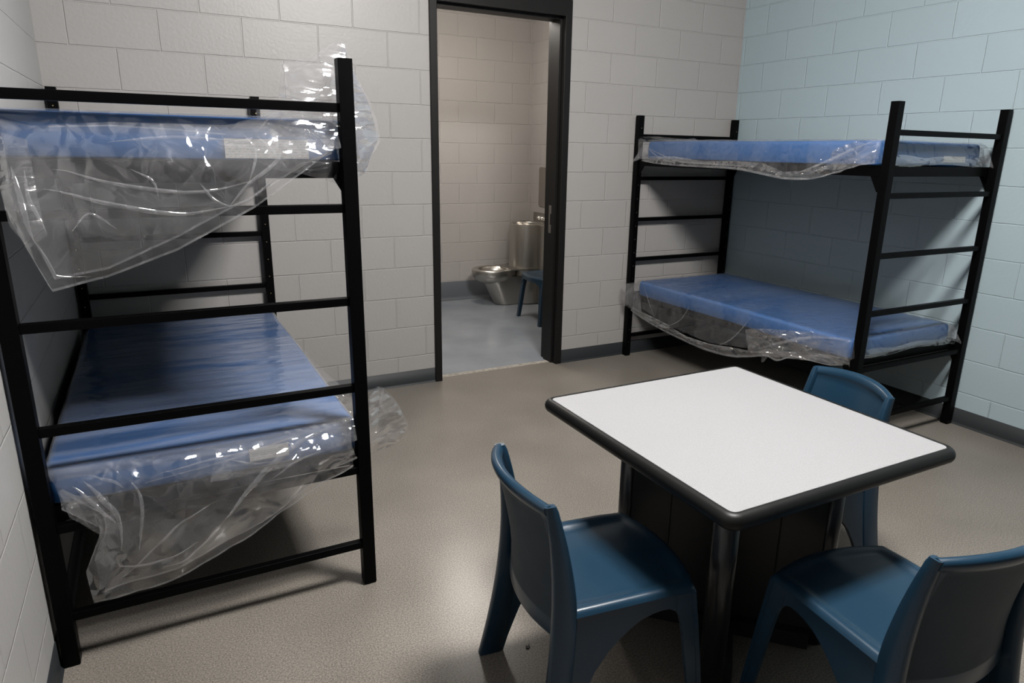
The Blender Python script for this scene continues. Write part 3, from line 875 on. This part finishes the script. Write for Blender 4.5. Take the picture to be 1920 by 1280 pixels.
each('crease', [crease(FL, uv, 90, w_, PU) for uv, w_ in (
    ([(0.10, 0.20), (0.15, 0.45), (0.20, 0.62), (0.27, 0.80)], 0.016), ([(0.06, 0.30), (0.13, 0.55), (0.22, 0.70)], 0.012), ([(0.22, 0.30), (0.27, 0.55), (0.33, 0.80)], 0.010),
    ([(0.33, 0.92), (0.42, 0.70), (0.52, 0.62)], 0.008), ([(0.28, 0.85), (0.40, 0.88), (0.50, 0.84)], 0.008), ([(0.56, 0.80), (0.66, 0.55), (0.78, 0.30), (0.90, 0.12)], 0.022),
    ([(0.52, 0.28), (0.62, 0.40), (0.70, 0.44)], 0.007), ([(0.30, 0.30), (0.45, 0.26), (0.60, 0.24), (0.80, 0.14)], 0.010), ([(0.70, 0.62), (0.80, 0.52), (0.88, 0.50)], 0.008),
    ([(0.56, 0.80), (0.50, 0.90), (0.42, 0.92)], 0.006), ([(0.74, 0.20), (0.77, 0.34), (0.74, 0.42)], 0.008), ([(0.12, 0.12), (0.17, 0.22), (0.20, 0.34)], 0.010))], M_HEM, mt)
H.append(flap([(0.50, -2.05, 0.60), (0.65, -2.055, 0.625), (0.80, -2.06, 0.655), (0.945, -2.06, 0.68)], [(0.48, -2.10, 0.545), (0.66, -2.105, 0.545), (0.82, -2.105, 0.575), (0.94, -2.10, 0.60)], 150, 44, 0.014, 46, (0, -1, 0.35), 14.0, 0.006))
H.append(flap([(0.075, -2.05, 0.60), (0.12, -2.09, 0.58), (0.20, -2.10, 0.56)], [(0.10, -2.108, 0.52), (0.165, -2.11, 0.45), (0.22, -2.11, 0.44)], 50, 60, 0.012, 47, (0, -1, 0.2), 14.0, 0.008))
each('gathered_plastic', H, M_BUNCH, mt)
each('folded_edge', [ribbon([(1.000, -1.98, 0.66), (1.043, -1.93, 0.69), (1.085, -1.90, 0.708), (1.144, -1.90, 0.645), (1.175, -1.90, 0.58), (1.194, -1.90, 0.527), (1.149, -1.90, 0.468)], 120, 0.010, (0.5, -0.2, 0.5)),
    ribbon([(1.10, -1.91, 0.70), (1.085, -1.92, 0.66), (1.10, -1.92, 0.60)], 40, 0.012, (1, 0, 0)), ribbon([(1.09, -1.93, 0.625), (1.13, -1.93, 0.612), (1.17, -1.91, 0.60)], 40, 0.008, (0, 0, 1))], M_HEM, mt)

# ---- right bunk, upper ------------------------------------------------------
mt = mattress(3.617, 4.500, -2.010, -0.165, DK, 1.648, 'upper mattress on the bunk by the blue wall, in rumpled plastic', 3)
boxes('sticker', [((-4.0585 + 4.15, -0.9225 - 0.0065, 0.022), (-4.0585 + 4.345, -0.9225 - 0.005, 0.052))], M_STICKER, mt)
def d3(s, t):
    if s == 'x0': return np.interp(t, [0, 0.05, 0.13, 0.22, 0.3, 0.42, 0.6, 0.85, 1], [0.105, 0.11, 0.16, 0.205, 0.21, 0.17, 0.165, 0.16, 0.14])
    return {'x1': 0.12, 'y0': 0.125, 'y1': 0.13}[s] + 0 * t
def o3(s, t):
    return {'x0': 0.012, 'x1': 0.005, 'y0': 0.004, 'y1': 0.02}[s] + 0 * t
G = [drape(3.617, 4.500, -2.010, -0.165, 1.648, d3, seed=13, amp=0.010, outs=o3, n=(150, 240), streak=0.006)]
G.append(flap([(3.62, -0.06, 1.68), (3.75, -0.10, 1.685), (3.95, -0.12, 1.672), (4.2, -0.13, 1.665)], [(3.60, -0.17, 1.66), (3.75, -0.17, 1.655), (3.95, -0.17, 1.65), (4.2, -0.17, 1.65)], 70, 20, 0.012, 52, (0, -0.3, 1), 10.0, 0.01))
each('plastic_wrap', G, M_FILM, mt)
H = []
ys = [-0.16, -0.30, -0.50, -0.80, -1.10, -1.30, -1.46, -1.60, -1.70, -1.82, -1.94, -2.02]
zb = [1.51, 1.497, 1.489, 1.487, 1.483, 1.462, 1.443, 1.443, 1.455, 1.49, 1.525, 1.54]
H.append(flap([(3.588, y, z + 0.035 + 0.012 * (i % 3)) for i, (y, z) in enumerate(zip(ys, zb))], [(3.580, y, z) for y, z in zip(ys, zb)], 330, 26, 0.010, 71, (-1, 0, 0.3), 22.0, 0.006))
H.append(flap([(3.60, -1.76, 1.60), (3.60, -1.86, 1.64), (3.60, -1.95, 1.655), (3.615, -2.018, 1.655)], [(3.580, -1.72, 1.50), (3.57, -1.83, 1.50), (3.575, -1.93, 1.52), (3.60, -2.022, 1.54)], 110, 60, 0.012, 72, (-1, -0.3, 0.3), 16.0, 0.012))
H.append(flap([(x, -2.028, 1.575 + 0.008 * math.sin(x * 17)) for x in np.linspace(3.64, 4.50, 14)], [(x, -2.034, 1.530 + 0.008 * math.sin(x * 11)) for x in np.linspace(3.64, 4.50, 14)], 240, 22, 0.007, 73, (0, -1, 0.3), 20.0, 0.004))
H.append(flap([(4.46, -2.02, 1.645), (4.50, -2.01, 1.63), (4.515, -1.97, 1.62)], [(4.47, -2.035, 1.53), (4.525, -2.03, 1.53), (4.53, -1.95, 1.535)], 40, 50, 0.010, 74, (1, -1, 0.2), 18.0, 0.008))
H.append(flap([(3.60, -0.17, 1.655), (3.59, -0.12, 1.67), (3.585, -0.10, 1.66)], [(3.59, -0.22, 1.53), (3.585, -0.15, 1.52), (3.582, -0.11, 1.53)], 40, 60, 0.010, 75, (-1, 0.3, 0.2), 18.0, 0.008))
each('gathered_plastic', H, M_BUNCH, mt)
each('folded_edge', [ribbon([(3.578, y, z + 0.002) for y, z in zip(ys, zb)], 200, 0.014, (0.2, 0, 1)), ribbon([(3.572, -1.55, 1.47), (3.57, -1.72, 1.53), (3.58, -1.88, 1.60), (3.60, -2.0, 1.65)], 80, 0.012, (0, 0.5, 1)), ribbon([(3.582, -0.22, 1.60), (3.578, -0.55, 1.52), (3.576, -0.95, 1.505), (3.574, -1.20, 1.50)], 90, 0.012, (0, 0, 1)), ribbon([(3.582, -0.18, 1.62), (3.579, -0.35, 1.54), (3.576, -0.55, 1.50)], 60, 0.010, (0, 0, 1))], M_HEM, mt)

# ---- right bunk, lower ------------------------------------------------------
mt = mattress(3.600, 4.490, -2.030, -0.185, DK2, 0.632, 'lower mattress on the bunk by the blue wall, in shiny plastic', 4)
def d4(s, t):
    if s == 'x0': return np.interp(t, [0, 0.06, 0.14, 0.2, 0.24, 0.3, 0.55, 0.8, 0.93, 1], [0.12, 0.15, 0.155, 0.20, 0.235, 0.22, 0.29, 0.27, 0.22, 0.20])
    return {'x1': 0.10, 'y0': 0.115, 'y1': 0.12}[s] + 0 * t
def o4(s, t):
    if s == 'x0': return 0.012 + 0 * t
    return {'x1': 0.01, 'y0': 0.004, 'y1': 0.05}[s] + 0 * t
G = [drape(3.600, 4.490, -2.030, -0.185, 0.632, d4, seed=14, amp=0.009, outs=o4, n=(170, 260), streak=0.008, gap=0.004)]
G.append(flap([(3.585, -0.17, 0.62), (3.57, -0.10, 0.60), (3.56, -0.05, 0.585), (3.553, -0.03, 0.55)], [(3.58, -0.30, 0.40), (3.565, -0.2, 0.41), (3.56, -0.12, 0.43), (3.553, -0.035, 0.47)], 60, 70, 0.016, 61, (-1, 0, 0.2), 12.0, 0.02))
G.append(flap([(3.580, -1.46, 0.43), (3.575, -1.50, 0.435), (3.572, -1.54, 0.43)], [(3.565, -1.475, 0.365), (3.56, -1.49, 0.36), (3.56, -1.505, 0.37)], 16, 24, 0.006, 62, (-1, 0, 0), 20.0, 0.0))
each('plastic_wrap', G, M_FILM, mt)
H = []
ys = [-0.17, -0.30, -0.53, -0.80, -1.03, -1.25, -1.40, -1.52, -1.60, -1.70, -1.82, -1.95, -2.03]
zb = [0.405, 0.375, 0.343, 0.322, 0.315, 0.335, 0.375, 0.412, 0.405, 0.455, 0.468, 0.478, 0.50]
H.append(flap([(3.566, y, z + 0.03 + 0.012 * (i % 3)) for i, (y, z) in enumerate(zip(ys, zb))], [(3.560, y, z - 0.003) for y, z in zip(ys, zb)], 340, 24, 0.009, 81, (-1, 0, 0.3), 20.0, 0.006))
H.append(flap([(3.59, -1.30, 0.52), (3.58, -1.45, 0.56), (3.585, -1.62, 0.59), (3.585, -1.80, 0.62), (3.60, -2.02, 0.635)], [(3.568, -1.36, 0.40), (3.56, -1.50, 0.41), (3.56, -1.65, 0.43), (3.565, -1.85, 0.47), (3.59, -2.035, 0.50)], 190, 60, 0.011, 82, (-1, -0.1, 0.4), 16.0, 0.010))
H.append(flap([(3.575, -0.20, 0.62), (3.565, -0.12, 0.60), (3.555, -0.05, 0.58)], [(3.57, -0.30, 0.40), (3.56, -0.18, 0.42), (3.553, -0.05, 0.47)], 60, 70, 0.013, 83, (-1, 0, 0.3), 20.0, 0.010))
H.append(flap([(x, -2.040, 0.560 + 0.008 * math.sin(x * 17)) for x in np.linspace(3.64, 4.49, 14)], [(x, -2.046, 0.522 + 0.008 * math.sin(x * 11)) for x in np.linspace(3.64, 4.49, 14)], 240, 22, 0.006, 84, (0, -1, 0.3), 18.0, 0.004))
H.append(flap([(4.46, -2.03, 0.630), (4.51, -2.03, 0.62), (4.53, -1.97, 0.60)], [(4.47, -2.045, 0.52), (4.53, -2.045, 0.50), (4.54, -1.95, 0.52)], 40, 50, 0.010, 85, (1, -1, 0.2), 16.0, 0.008))
each('gathered_plastic', H, M_BUNCH, mt)
each('folded_edge', [ribbon([(3.556, y, z) for y, z in zip(ys, zb)], 220, 0.014, (0.2, 0, 1)), ribbon([(3.556, -1.42, 0.42), (3.555, -1.62, 0.52), (3.57, -1.82, 0.60), (3.60, -2.03, 0.63)], 90, 0.014, (0, 0.5, 1)), ribbon([(3.558, -0.55, 0.35), (3.57, -0.72, 0.45), (3.585, -0.80, 0.58)], 60, 0.010, (0, 1, 0.3)), ribbon([(3.558, -1.05, 0.33), (3.565, -1.22, 0.44), (3.585, -1.34, 0.60)], 60, 0.010, (0, 1, 0.3)), ribbon([(3.560, -0.80, 0.40), (3.556, -0.92, 0.34), (3.556, -1.05, 0.33)], 50, 0.008, (0, 1, 0.5)), ribbon([(3.585, -0.28, 0.60), (3.56, -0.40, 0.48), (3.556, -0.50, 0.36)], 50, 0.009, (0, 1, 0.3))], M_HEM, mt)


# ------------------------------------------------------------------ table
TX, TY = 1.987, -2.803
tb = empty('square_table', (TX, TY, 0), 0, 'square white-topped table with black rounded rim on a dark pedestal', 'table')
def rrect(h, r, z, n=8):
    out = []
    for cx, cy, a0 in ((h - r, h - r, 0), (-h + r, h - r, 90), (-h + r, -h + r, 180), (h - r, -h + r, 270)):
        for k in range(n + 1):
            a = math.radians(a0 + 90 * k / n)
            out.append((cx + r * math.cos(a), cy + r * math.sin(a), z))
    return out
bm = bmesh.new()
V = grid(bm, [rrect(0.432, 0.018, 0.700), rrect(0.432, 0.018, 0.7445), rrect(0.431, 0.017, 0.7455)], closed_v=True)
bm.faces.new(V[-1]); bm.faces.new(list(reversed(V[0])))
link('tabletop', bm, M_LAM, tb)
bm = bmesh.new()
rows = [rrect(0.4322, 0.018, 0.699), rrect(0.4322, 0.018, 0.7440), rrect(0.434, 0.020, 0.7462)]
for k in range(9):
    a = math.radians(90 - 22.5 * k)
    rows.append(rrect(0.438 + 0.021 * math.cos(a) , 0.024 + 0.021 * math.cos(a), 0.7235 + 0.0228 * math.sin(a)))
rows.append(rrect(0.432, 0.018, 0.699))
grid(bm, rows, closed_v=True)
bmesh.ops.recalc_face_normals(bm, faces=bm.faces)
link('edge_bumper', bm, M_RUBBER, tb, smooth=True)
# cross-shaped pedestal: four wings with rounded noses
def wing_outline(L, th, nose, n=8):
    """half of a wing along +x local from the centre to the rounded nose"""
    pts = [(th * 0.9, -th)]
    for k in range(n + 1):
        a = math.radians(-90 + 180 * k / n)
        pts.append((L - nose + nose * math.cos(a), nose * math.sin(a)))
    pts.append((th * 0.9, th))
    return pts
for q in range(4):
    ang = math.radians(45 + 90 * q)
    c, s = math.cos(ang), math.sin(ang)
    bm = bmesh.new()
    panel = [(0.02, -0.036), (0.320, -0.036), (0.320, 0.036), (0.02, 0.036)]
    prism(bm, panel, lambda u, v: (c * u - s * v, s * u + c * v, 0.012), lambda u, v: (c * u - s * v, s * u + c * v, 0.699))
    # raised vertical seam half way along the wing
    for sg in (-1, 1):
        prism(bm, [(0.172, sg * 0.036), (0.176, sg * 0.0378), (0.180, sg * 0.036)], lambda u, v: (c * u - s * v, s * u + c * v, 0.06), lambda u, v: (c * u - s * v, s * u + c * v, 0.699))
    bmesh.ops.recalc_face_normals(bm, faces=bm.faces)
    w = link('pedestal_wing', bm, M_PED, tb)
    bm = bmesh.new()
    nose = []
    for k in range(17):
        a = math.radians(-90 + 180 * k / 16)
        nose.append((0.318 + 0.0372 * math.cos(a), 0.0372 * math.sin(a)))
    nose += [(0.306, 0.0372), (0.306, -0.0372)]
    A = [(c * u - s * v, s * u + c * v, 0.004) for u, v in nose]; B = [(x, y, 0.699) for x, y, z in A]
    V = grid(bm, [A, B], closed_v=True)
    bm.faces.new(V[1]); bm.faces.new(list(reversed(V[0])))
    bmesh.ops.recalc_face_normals(bm, faces=bm.faces)
    o = link('corner_cap', bm, M_PEDCOL, w)
    for p in o.data.polygons: p.use_smooth = len(p.vertices) == 4
    # toe strip along both faces of the wing
    bm = bmesh.new()
    for sg in (-1, 1):
        lo = [(0.075, sg * 0.036), (0.30, sg * 0.036), (0.30, sg * 0.062), (0.062, sg * 0.062)]
        prism(bm, lo, lambda u, v: (c * u - s * v, s * u + c * v, 0.0), lambda u, v: (c * u - s * v, s * u + c * v, 0.062 if abs(v) < 0.05 else 0.055))
    bmesh.ops.recalc_face_normals(bm, faces=bm.faces)
    link('toe_strip', bm, M_PED, w)
boxes('mounting_plate', [((-0.25, -0.25, 0.690), (0.25, 0.25, 0.6995))], M_PED, tb)

# ------------------------------------------------------------------ moulded chairs
def yout(z):
    return 0.216 + (0.43 - z) * 0.075 if z < 0.43 else 0.216 - (z - 0.43) * 0.055
FIN = [(0.0, -0.272, -0.200), (0.15, -0.243, -0.175), (0.30, -0.222, -0.156), (0.43, -0.213, -0.148), (0.52, -0.212, -0.155), (0.64, -0.220, -0.178), (0.757, -0.238, -0.209)]
def fin_x(z):
    return interp(FIN, z)
ARCH = [(-0.135, 0.0), (-0.122, 0.12), (-0.098, 0.22), (-0.055, 0.305), (0.01, 0.362), (0.075, 0.388), (0.125, 0.390), (0.155, 0.368), (0.172, 0.30), (0.192, 0.15), (0.212, 0.0)]
def back_x(y, z):
    xb, xf = fin_x(min(z, 0.757))
    Y = yout(z)
    return xf - 0.014 - 0.056 * (1 - (y / Y) ** 2)
def seat_edge(y):
    return 0.207 + 0.046 * (1 - (y / 0.216) ** 2)
def make_chair(label, cat_group=None):
    t = empty('plastic_chair', (0, 0, 0), 0, label, 'chair', 'blue moulded plastic chairs')
    # seat: dished top with rolled border, plus side and front aprons
    bm = bmesh.new()
    na, nb = 33, 33
    P = []
    for i in range(na):
        a = -1 + 2 * i / (na - 1)
        # keep some lines close to the border for the rolled edge
        a = math.copysign(1 - (1 - abs(a)) ** 1.5, a)
        row = []
        y = a * 0.216
        xr = back_x(y * 0.86, 0.44) + 0.004
        xf = seat_edge(y)
        for j in range(nb):
            b = j / (nb - 1)
            b = 1 - (1 - b) ** 1.4
            x = xr + (xf - xr) * b
            e = min((1 - abs(a)) * 0.216, (xf - x))
            rim = max(0, 1 - e / 0.016)
            z = 0.447 - 0.016 * rim ** 2.2
            w = min(1, max(0, (e - 0.026) / 0.03))
            w = w * w * (3 - 2 * w)
            bb = (x + 0.02) / 0.2
            z -= w * (0.010 * math.exp(-bb * bb) + 0.003)
            z += w * 0.004 * math.exp(-(y / 0.03) ** 2) * max(0, b - 0.3)
            z -= 0.006 * max(0, b - 0.75) * 4 * (1 if True else 0)
            row.append((x, y, z))
        P.append(row)
    top = grid(bm, P)
    # front apron: curved plate with an arch between the legs
    n = 25
    for inner in (0, 1):
        rows = []
        for i in range(n):
            y = -0.204 + 0.408 * i / (n - 1)
            ay = abs(y)
            zb = 0.392 if ay < 0.10 else 0.392 - 0.065 * ((ay - 0.10) / 0.104) ** 2.2
            x0_ = seat_edge(y) - 0.003 - inner * 0.014
            k = 6
            rows.append([(x0_ + (0.428 - z) * 0.08, y, z) for z in [0.428 + (zb - 0.428) * q / k for q in range(k + 1)]])
        V = grid(bm, rows)
        if inner == 0: outer_bottom = [r[-1] for r in V]
        else:
            inner_bottom = [r[-1] for r in V]
            for i in range(n - 1):
                bm.faces.new((outer_bottom[i], outer_bottom[i + 1], inner_bottom[i + 1], inner_bottom[i]))
    # side aprons
    side = [(-0.055, 0.310), (-0.025, 0.337), (0.01, 0.362), (0.04, 0.378), (0.075, 0.388), (0.10, 0.391), (0.125, 0.390), (0.148, 0.378), (0.150, 0.430), (-0.055, 0.430)]
    for sg in (-1, 1):
        prism(bm, side, lambda x, z: (x, sg * (yout(z) - 0.0045), z), lambda x, z: (x, sg * (yout(z) - 0.022), z))
    bmesh.ops.recalc_face_normals(bm, faces=bm.faces)
    o = link('seat', bm, M_CHAIR, t, smooth=True)
    es = o.modifiers.new('split', 'EDGE_SPLIT'); es.split_angle = math.radians(50)
    # backrest: bulging panel with thick rolled top rim
    bm = bmesh.new()
    zs = [0.352, 0.356, 0.40, 0.46, 0.52, 0.58, 0.64, 0.70, 0.722, 0.732, 0.740, 0.750, 0.758, 0.763, 0.765]
    ths = [0.004, 0.006, 0.006, 0.006, 0.006, 0.006, 0.006, 0.006, 0.007, 0.012, 0.015, 0.0155, 0.0135, 0.008, 0.001]
    n = 29
    def surf(i, z, d):
        Y = yout(z) - 0.006
        y = -Y + 2 * Y * i / (n - 1)
        zz = z - 0.016 * (y / Y) ** 2 * (z > 0.7) * min(1, (z - 0.7) / 0.05)
        return (back_x(y, z) + d, y, zz)
    F = [[surf(i, z, th) for i in range(n)] for z, th in zip(zs, ths)]
    R = [[surf(i, z, -th) for i in range(n)] for z, th in zip(zs, ths)]
    loop = F + list(reversed(R))
    V = grid(bm, loop, closed_u=True)
    nz_ = len(zs)
    rear = {v for r in V[nz_ + 6:-2] for v in r[2:-2]}
    for fc in bm.faces:
        if all(v in rear for v in fc.verts):
            fc.material_index = 1
    bm.faces.new([V[k][0] for k in range(len(V))]); bm.faces.new([V[k][-1] for k in reversed(range(len(V)))])
    bmesh.ops.recalc_face_normals(bm, faces=bm.faces)
    o = link('backrest', bm, M_CHAIR, t, smooth=True, mats=[M_CHAIR, M_CHAIRMATTE])
    es = o.modifiers.new('split', 'EDGE_SPLIT'); es.split_angle = math.radians(60)
    for sg in (-1, 1):
        # rear leg: tall fin up to the top of the back plus an inner web to the floor
        bm = bmesh.new()
        rows = []
        N = 30
        for k in range(N + 1):
            z = 0.757 * k / N
            xb, xf = fin_x(z)
            Y = yout(z); th = 0.026 if z < 0.7 else 0.026 - 0.008 * (z - 0.7) / 0.057
            e = 0.004
            sec = [(xb + e, Y), (xf - e, Y), (xf, Y - e), (xf, Y - th + e), (xf - e, Y - th), (xb + e, Y - th), (xb, Y - th + e), (xb, Y - e)]
            rows.append([(x, sg * y, z - (0.010 if z > 0.75 else 0)) for x, y in sec])
        V = grid(bm, rows, closed_v=True)
        bm.faces.new(V[-1]); bm.faces.new(list(reversed(V[0])))
        web = [(-0.215, 0), (-0.193, 0.0), (-0.180, 0.05), (-0.164, 0.10), (-0.145, 0.155), (-0.122, 0.21), (-0.094, 0.262), (-0.055, 0.310), (-0.055, 0.430), (-0.165, 0.430), (-0.175, 0.30), (-0.19, 0.15)]
        prism(bm, web, lambda x, z: (x, sg * (yout(z) - 0.0045), z), lambda x, z: (x, sg * (yout(z) - 0.022), z))
        bmesh.ops.recalc_face_normals(bm, faces=bm.faces)
        o = link('leg', bm, M_CHAIR, t, smooth=True)
        es = o.modifiers.new('split', 'EDGE_SPLIT'); es.split_angle = math.radians(50)
        # front leg: tapered angle section
        bm = bmesh.new()
        plate = [(0.150, 0.432), (0.150, 0.372), (0.160, 0.358), (0.167, 0.33), (0.172, 0.30), (0.181, 0.23), (0.192, 0.15), (0.212, 0.0), (0.250, 0.0), (0.236, 0.15), (0.222, 0.30), (0.207, 0.432)]
        prism(bm, plate, lambda x, z: (x, sg * (yout(z) - 0.0045), z), lambda x, z: (x, sg * (yout(z) - 0.018), z))
        rows = []
        for k in range(11):
            z = 0.43 * k / 10
            xo = interp([(0, 0.250), (0.15, 0.236), (0.30, 0.222), (0.432, 0.207)], z)[0]
            Y = yout(z) - 0.003
            wd = 0.034 + 0.02 * (z / 0.43) + 0.03 * max(0, (z - 0.33) / 0.1)
            rows.append([(xo, sg * Y, z), (xo + 0.002 + 0.02 * wd, sg * (Y - wd), z), (xo - 0.012, sg * (Y - wd), z), (xo - 0.014, sg * Y, z)])
        V = grid(bm, rows, closed_v=True)
        bm.faces.new(V[-1]); bm.faces.new(list(reversed(V[0])))
        bmesh.ops.recalc_face_normals(bm, faces=bm.faces)
        o = link('leg', bm, M_CHAIR, t, smooth=True)
        es = o.modifiers.new('split', 'EDGE_SPLIT'); es.split_angle = math.radians(50)
    return t
def copy_thing(o, loc, rz, label):
    c = o.copy(); col.objects.link(c)
    c.location = loc; c.rotation_euler = (0, 0, rz); c['label'] = label
    for ch in o.children:
        d = ch.copy(); col.objects.link(d); d.parent = c
    return c
chair = make_chair('blue plastic chair at the left side of the table, whole seat and back in view')
chair.location = (1.423, -2.857, 0); chair.rotation_euler = (0, 0, math.radians(-7.5))
copy_thing(chair, (2.020, -3.372, 0), math.radians(84), 'blue plastic chair in the bottom right corner, its back towards the camera')
copy_thing(chair, (2.466, -2.660, 0), math.radians(169), 'blue plastic chair behind the table, only its backrest showing above the tabletop')
copy_thing(chair, (3.690, 1.255, 0), math.radians(178), 'blue plastic chair seen through the doorway beside the steel toilet')

# ------------------------------------------------------------------ toilet and sink unit
tt = empty('toilet', (4.09, 2.08, 0), 0, 'brushed stainless steel toilet with round sink column in the restroom', 'toilet')
def lathe(bm, prof, c, n=40, sx=1.0, sy=1.0):
    rows = []
    for r, z in prof:
        rows.append([(c[0] + sx * r * math.cos(2 * math.pi * k / n), c[1] + sy * r * math.sin(2 * math.pi * k / n), z) for k in range(n)])
    return grid(bm, rows, closed_v=True)
LC = (-0.235, 0.0)
bm = bmesh.new()
V = lathe(bm, [(0.178, 0.012), (0.180, 0.02), (0.180, 0.822), (0.178, 0.830), (0.172, 0.834), (0.152, 0.832), (0.146, 0.822), (0.13, 0.78), (0.08, 0.74), (0.02, 0.73), (0.001, 0.73)], LC, 56)
bmesh.ops.recalc_face_normals(bm, faces=bm.faces)
o = link('sink_column', bm, M_STEEL, tt, smooth=True)
o.modifiers.new('split', 'EDGE_SPLIT').split_angle = math.radians(35)
# cabinet against the wall with a rounded front corner
bm = bmesh.new()
out = [(0.0, 0.26), (-0.16, 0.26), (-0.20, 0.22), (-0.20, -0.20)]
for k in range(9):
    a = math.radians(180 + 90 * k / 8)
    out.append((-0.06 + 0.15 * math.cos(a), -0.25 + 0.15 * math.sin(a)))
out.append((0.0, -0.40))
prism(bm, out, lambda x, y: (x, y, 0.012), lambda x, y: (x, y, 0.828))
bmesh.ops.recalc_face_normals(bm, faces=bm.faces)
link('cabinet', bm, M_STEEL, tt)
boxes('backsplash', [((-0.012, -0.40, 0.828), (-0.001, 0.268, 0.925))], M_STEEL, tt, bevel=0.002)
for yy in (0.145, 0.075, 0.01):
    bm = bmesh.new()
    cyl(bm, (-0.034, yy, 0.868), 0.017, 0.022, 'x', 20)
    cyl(bm, (-0.016, yy, 0.868), 0.023, 0.004, 'x', 20)
    link('push_button', bm, M_CHROME, tt, bevel=0.003)
# bowl: oval rim on a raked pedestal
BC = (-0.615, 0.0)
bm = bmesh.new()
prof = [(0.100, 0.235), (0.135, 0.25), (0.170, 0.275), (0.190, 0.310), (0.196, 0.335), (0.197, 0.372), (0.193, 0.381), (0.183, 0.385), (0.150, 0.383), (0.138, 0.376), (0.13, 0.35), (0.11, 0.30), (0.06, 0.26), (0.001, 0.25)]
lathe(bm, prof, BC, 48, 1.22, 0.95)
bmesh.ops.recalc_face_normals(bm, faces=bm.faces)
o = link('bowl', bm, M_STEEL, tt, smooth=True)
o.modifiers.new('split', 'EDGE_SPLIT').split_angle = math.radians(50)
bm = bmesh.new()
rows = []
for k in range(14):
    f = k / 13
    z = 0.006 + f * 0.30
    x0_ = -0.60 - 0.16 * f; hy = 0.115 + 0.035 * f
    xb = -0.20
    rr = hy * 0.92
    row = []
    for q in range(17):
        a = math.radians(90 + 180 * q / 16)
        row.append((x0_ + rr + rr * math.cos(a), hy * math.sin(a), z))
    row = [(xb, hy, z)] + row + [(xb, -hy, z)]
    rows.append(row)
V = grid(bm, rows, closed_v=True)
bm.faces.new(list(reversed(V[0]))); bm.faces.new(V[-1])
bmesh.ops.recalc_face_normals(bm, faces=bm.faces)
o = link('pedestal', bm, M_STEEL, tt, smooth=True)
o.modifiers.new('split', 'EDGE_SPLIT').split_angle = math.radians(50)
# flat shelf joining the bowl rim to the column
bm = bmesh.new()
sh = [(-0.50, 0.165), (-0.38, 0.19), (-0.20, 0.20), (-0.20, -0.20), (-0.38, -0.19), (-0.50, -0.165)]
prism(bm, sh, lambda x, y: (x, y, 0.374), lambda x, y: (x, y, 0.3845))
bmesh.ops.recalc_face_normals(bm, faces=bm.faces)
link('rim_shelf', bm, M_STEEL, tt)
# dark caulk line at the floor
bm = bmesh.new()
lathe(bm, [(0.183, 0.0), (0.183, 0.008), (0.178, 0.012)], LC, 48)
link('sealant', bm, M_DARK, tt)

# mirror
bm = bmesh.new()
mo = []
for cy, cz, a0 in ((0.10 - 0.03, 0.205 - 0.03, 0), (-0.10 - 0.06 + 0.03, 0.205 - 0.03, 90), (-0.10 - 0.06 + 0.03, -0.205 + 0.03, 180), (0.10 - 0.03, -0.205 + 0.03, 270)):
    for k in range(7):
        a = math.radians(a0 + 15 * k)
        mo.append((cy + 0.03 * math.cos(a), cz + 0.03 * math.sin(a)))
prism(bm, mo, lambda y, z: (-0.0, y, z), lambda y, z: (-0.007, y, z))
bmesh.ops.recalc_face_normals(bm, faces=bm.faces)
o = link('mirror', bm, M_MIRROR, None)
o.location = (4.0895, 2.15, 1.195)
tag(o, 'rounded polished steel mirror on the wall above the steel sink', 'mirror')

# torn black scrap on the floor
bm = bmesh.new()
sc = [(-0.009, -0.004), (-0.002, -0.009), (0.006, -0.003), (0.010, 0.009), (0.002, 0.004), (-0.004, 0.008)]
prism(bm, sc, lambda x, y: (x, y, 0.0), lambda x, y: (x, y, 0.002 + 0.2 * abs(x)))
bmesh.ops.recalc_face_normals(bm, faces=bm.faces)
o = link('torn_scrap', bm, M_DARK, None)
o.location = (1.339, -2.634, 0.0)
tag(o, 'tiny black scrap lying on the concrete beside the left chair', 'scrap')
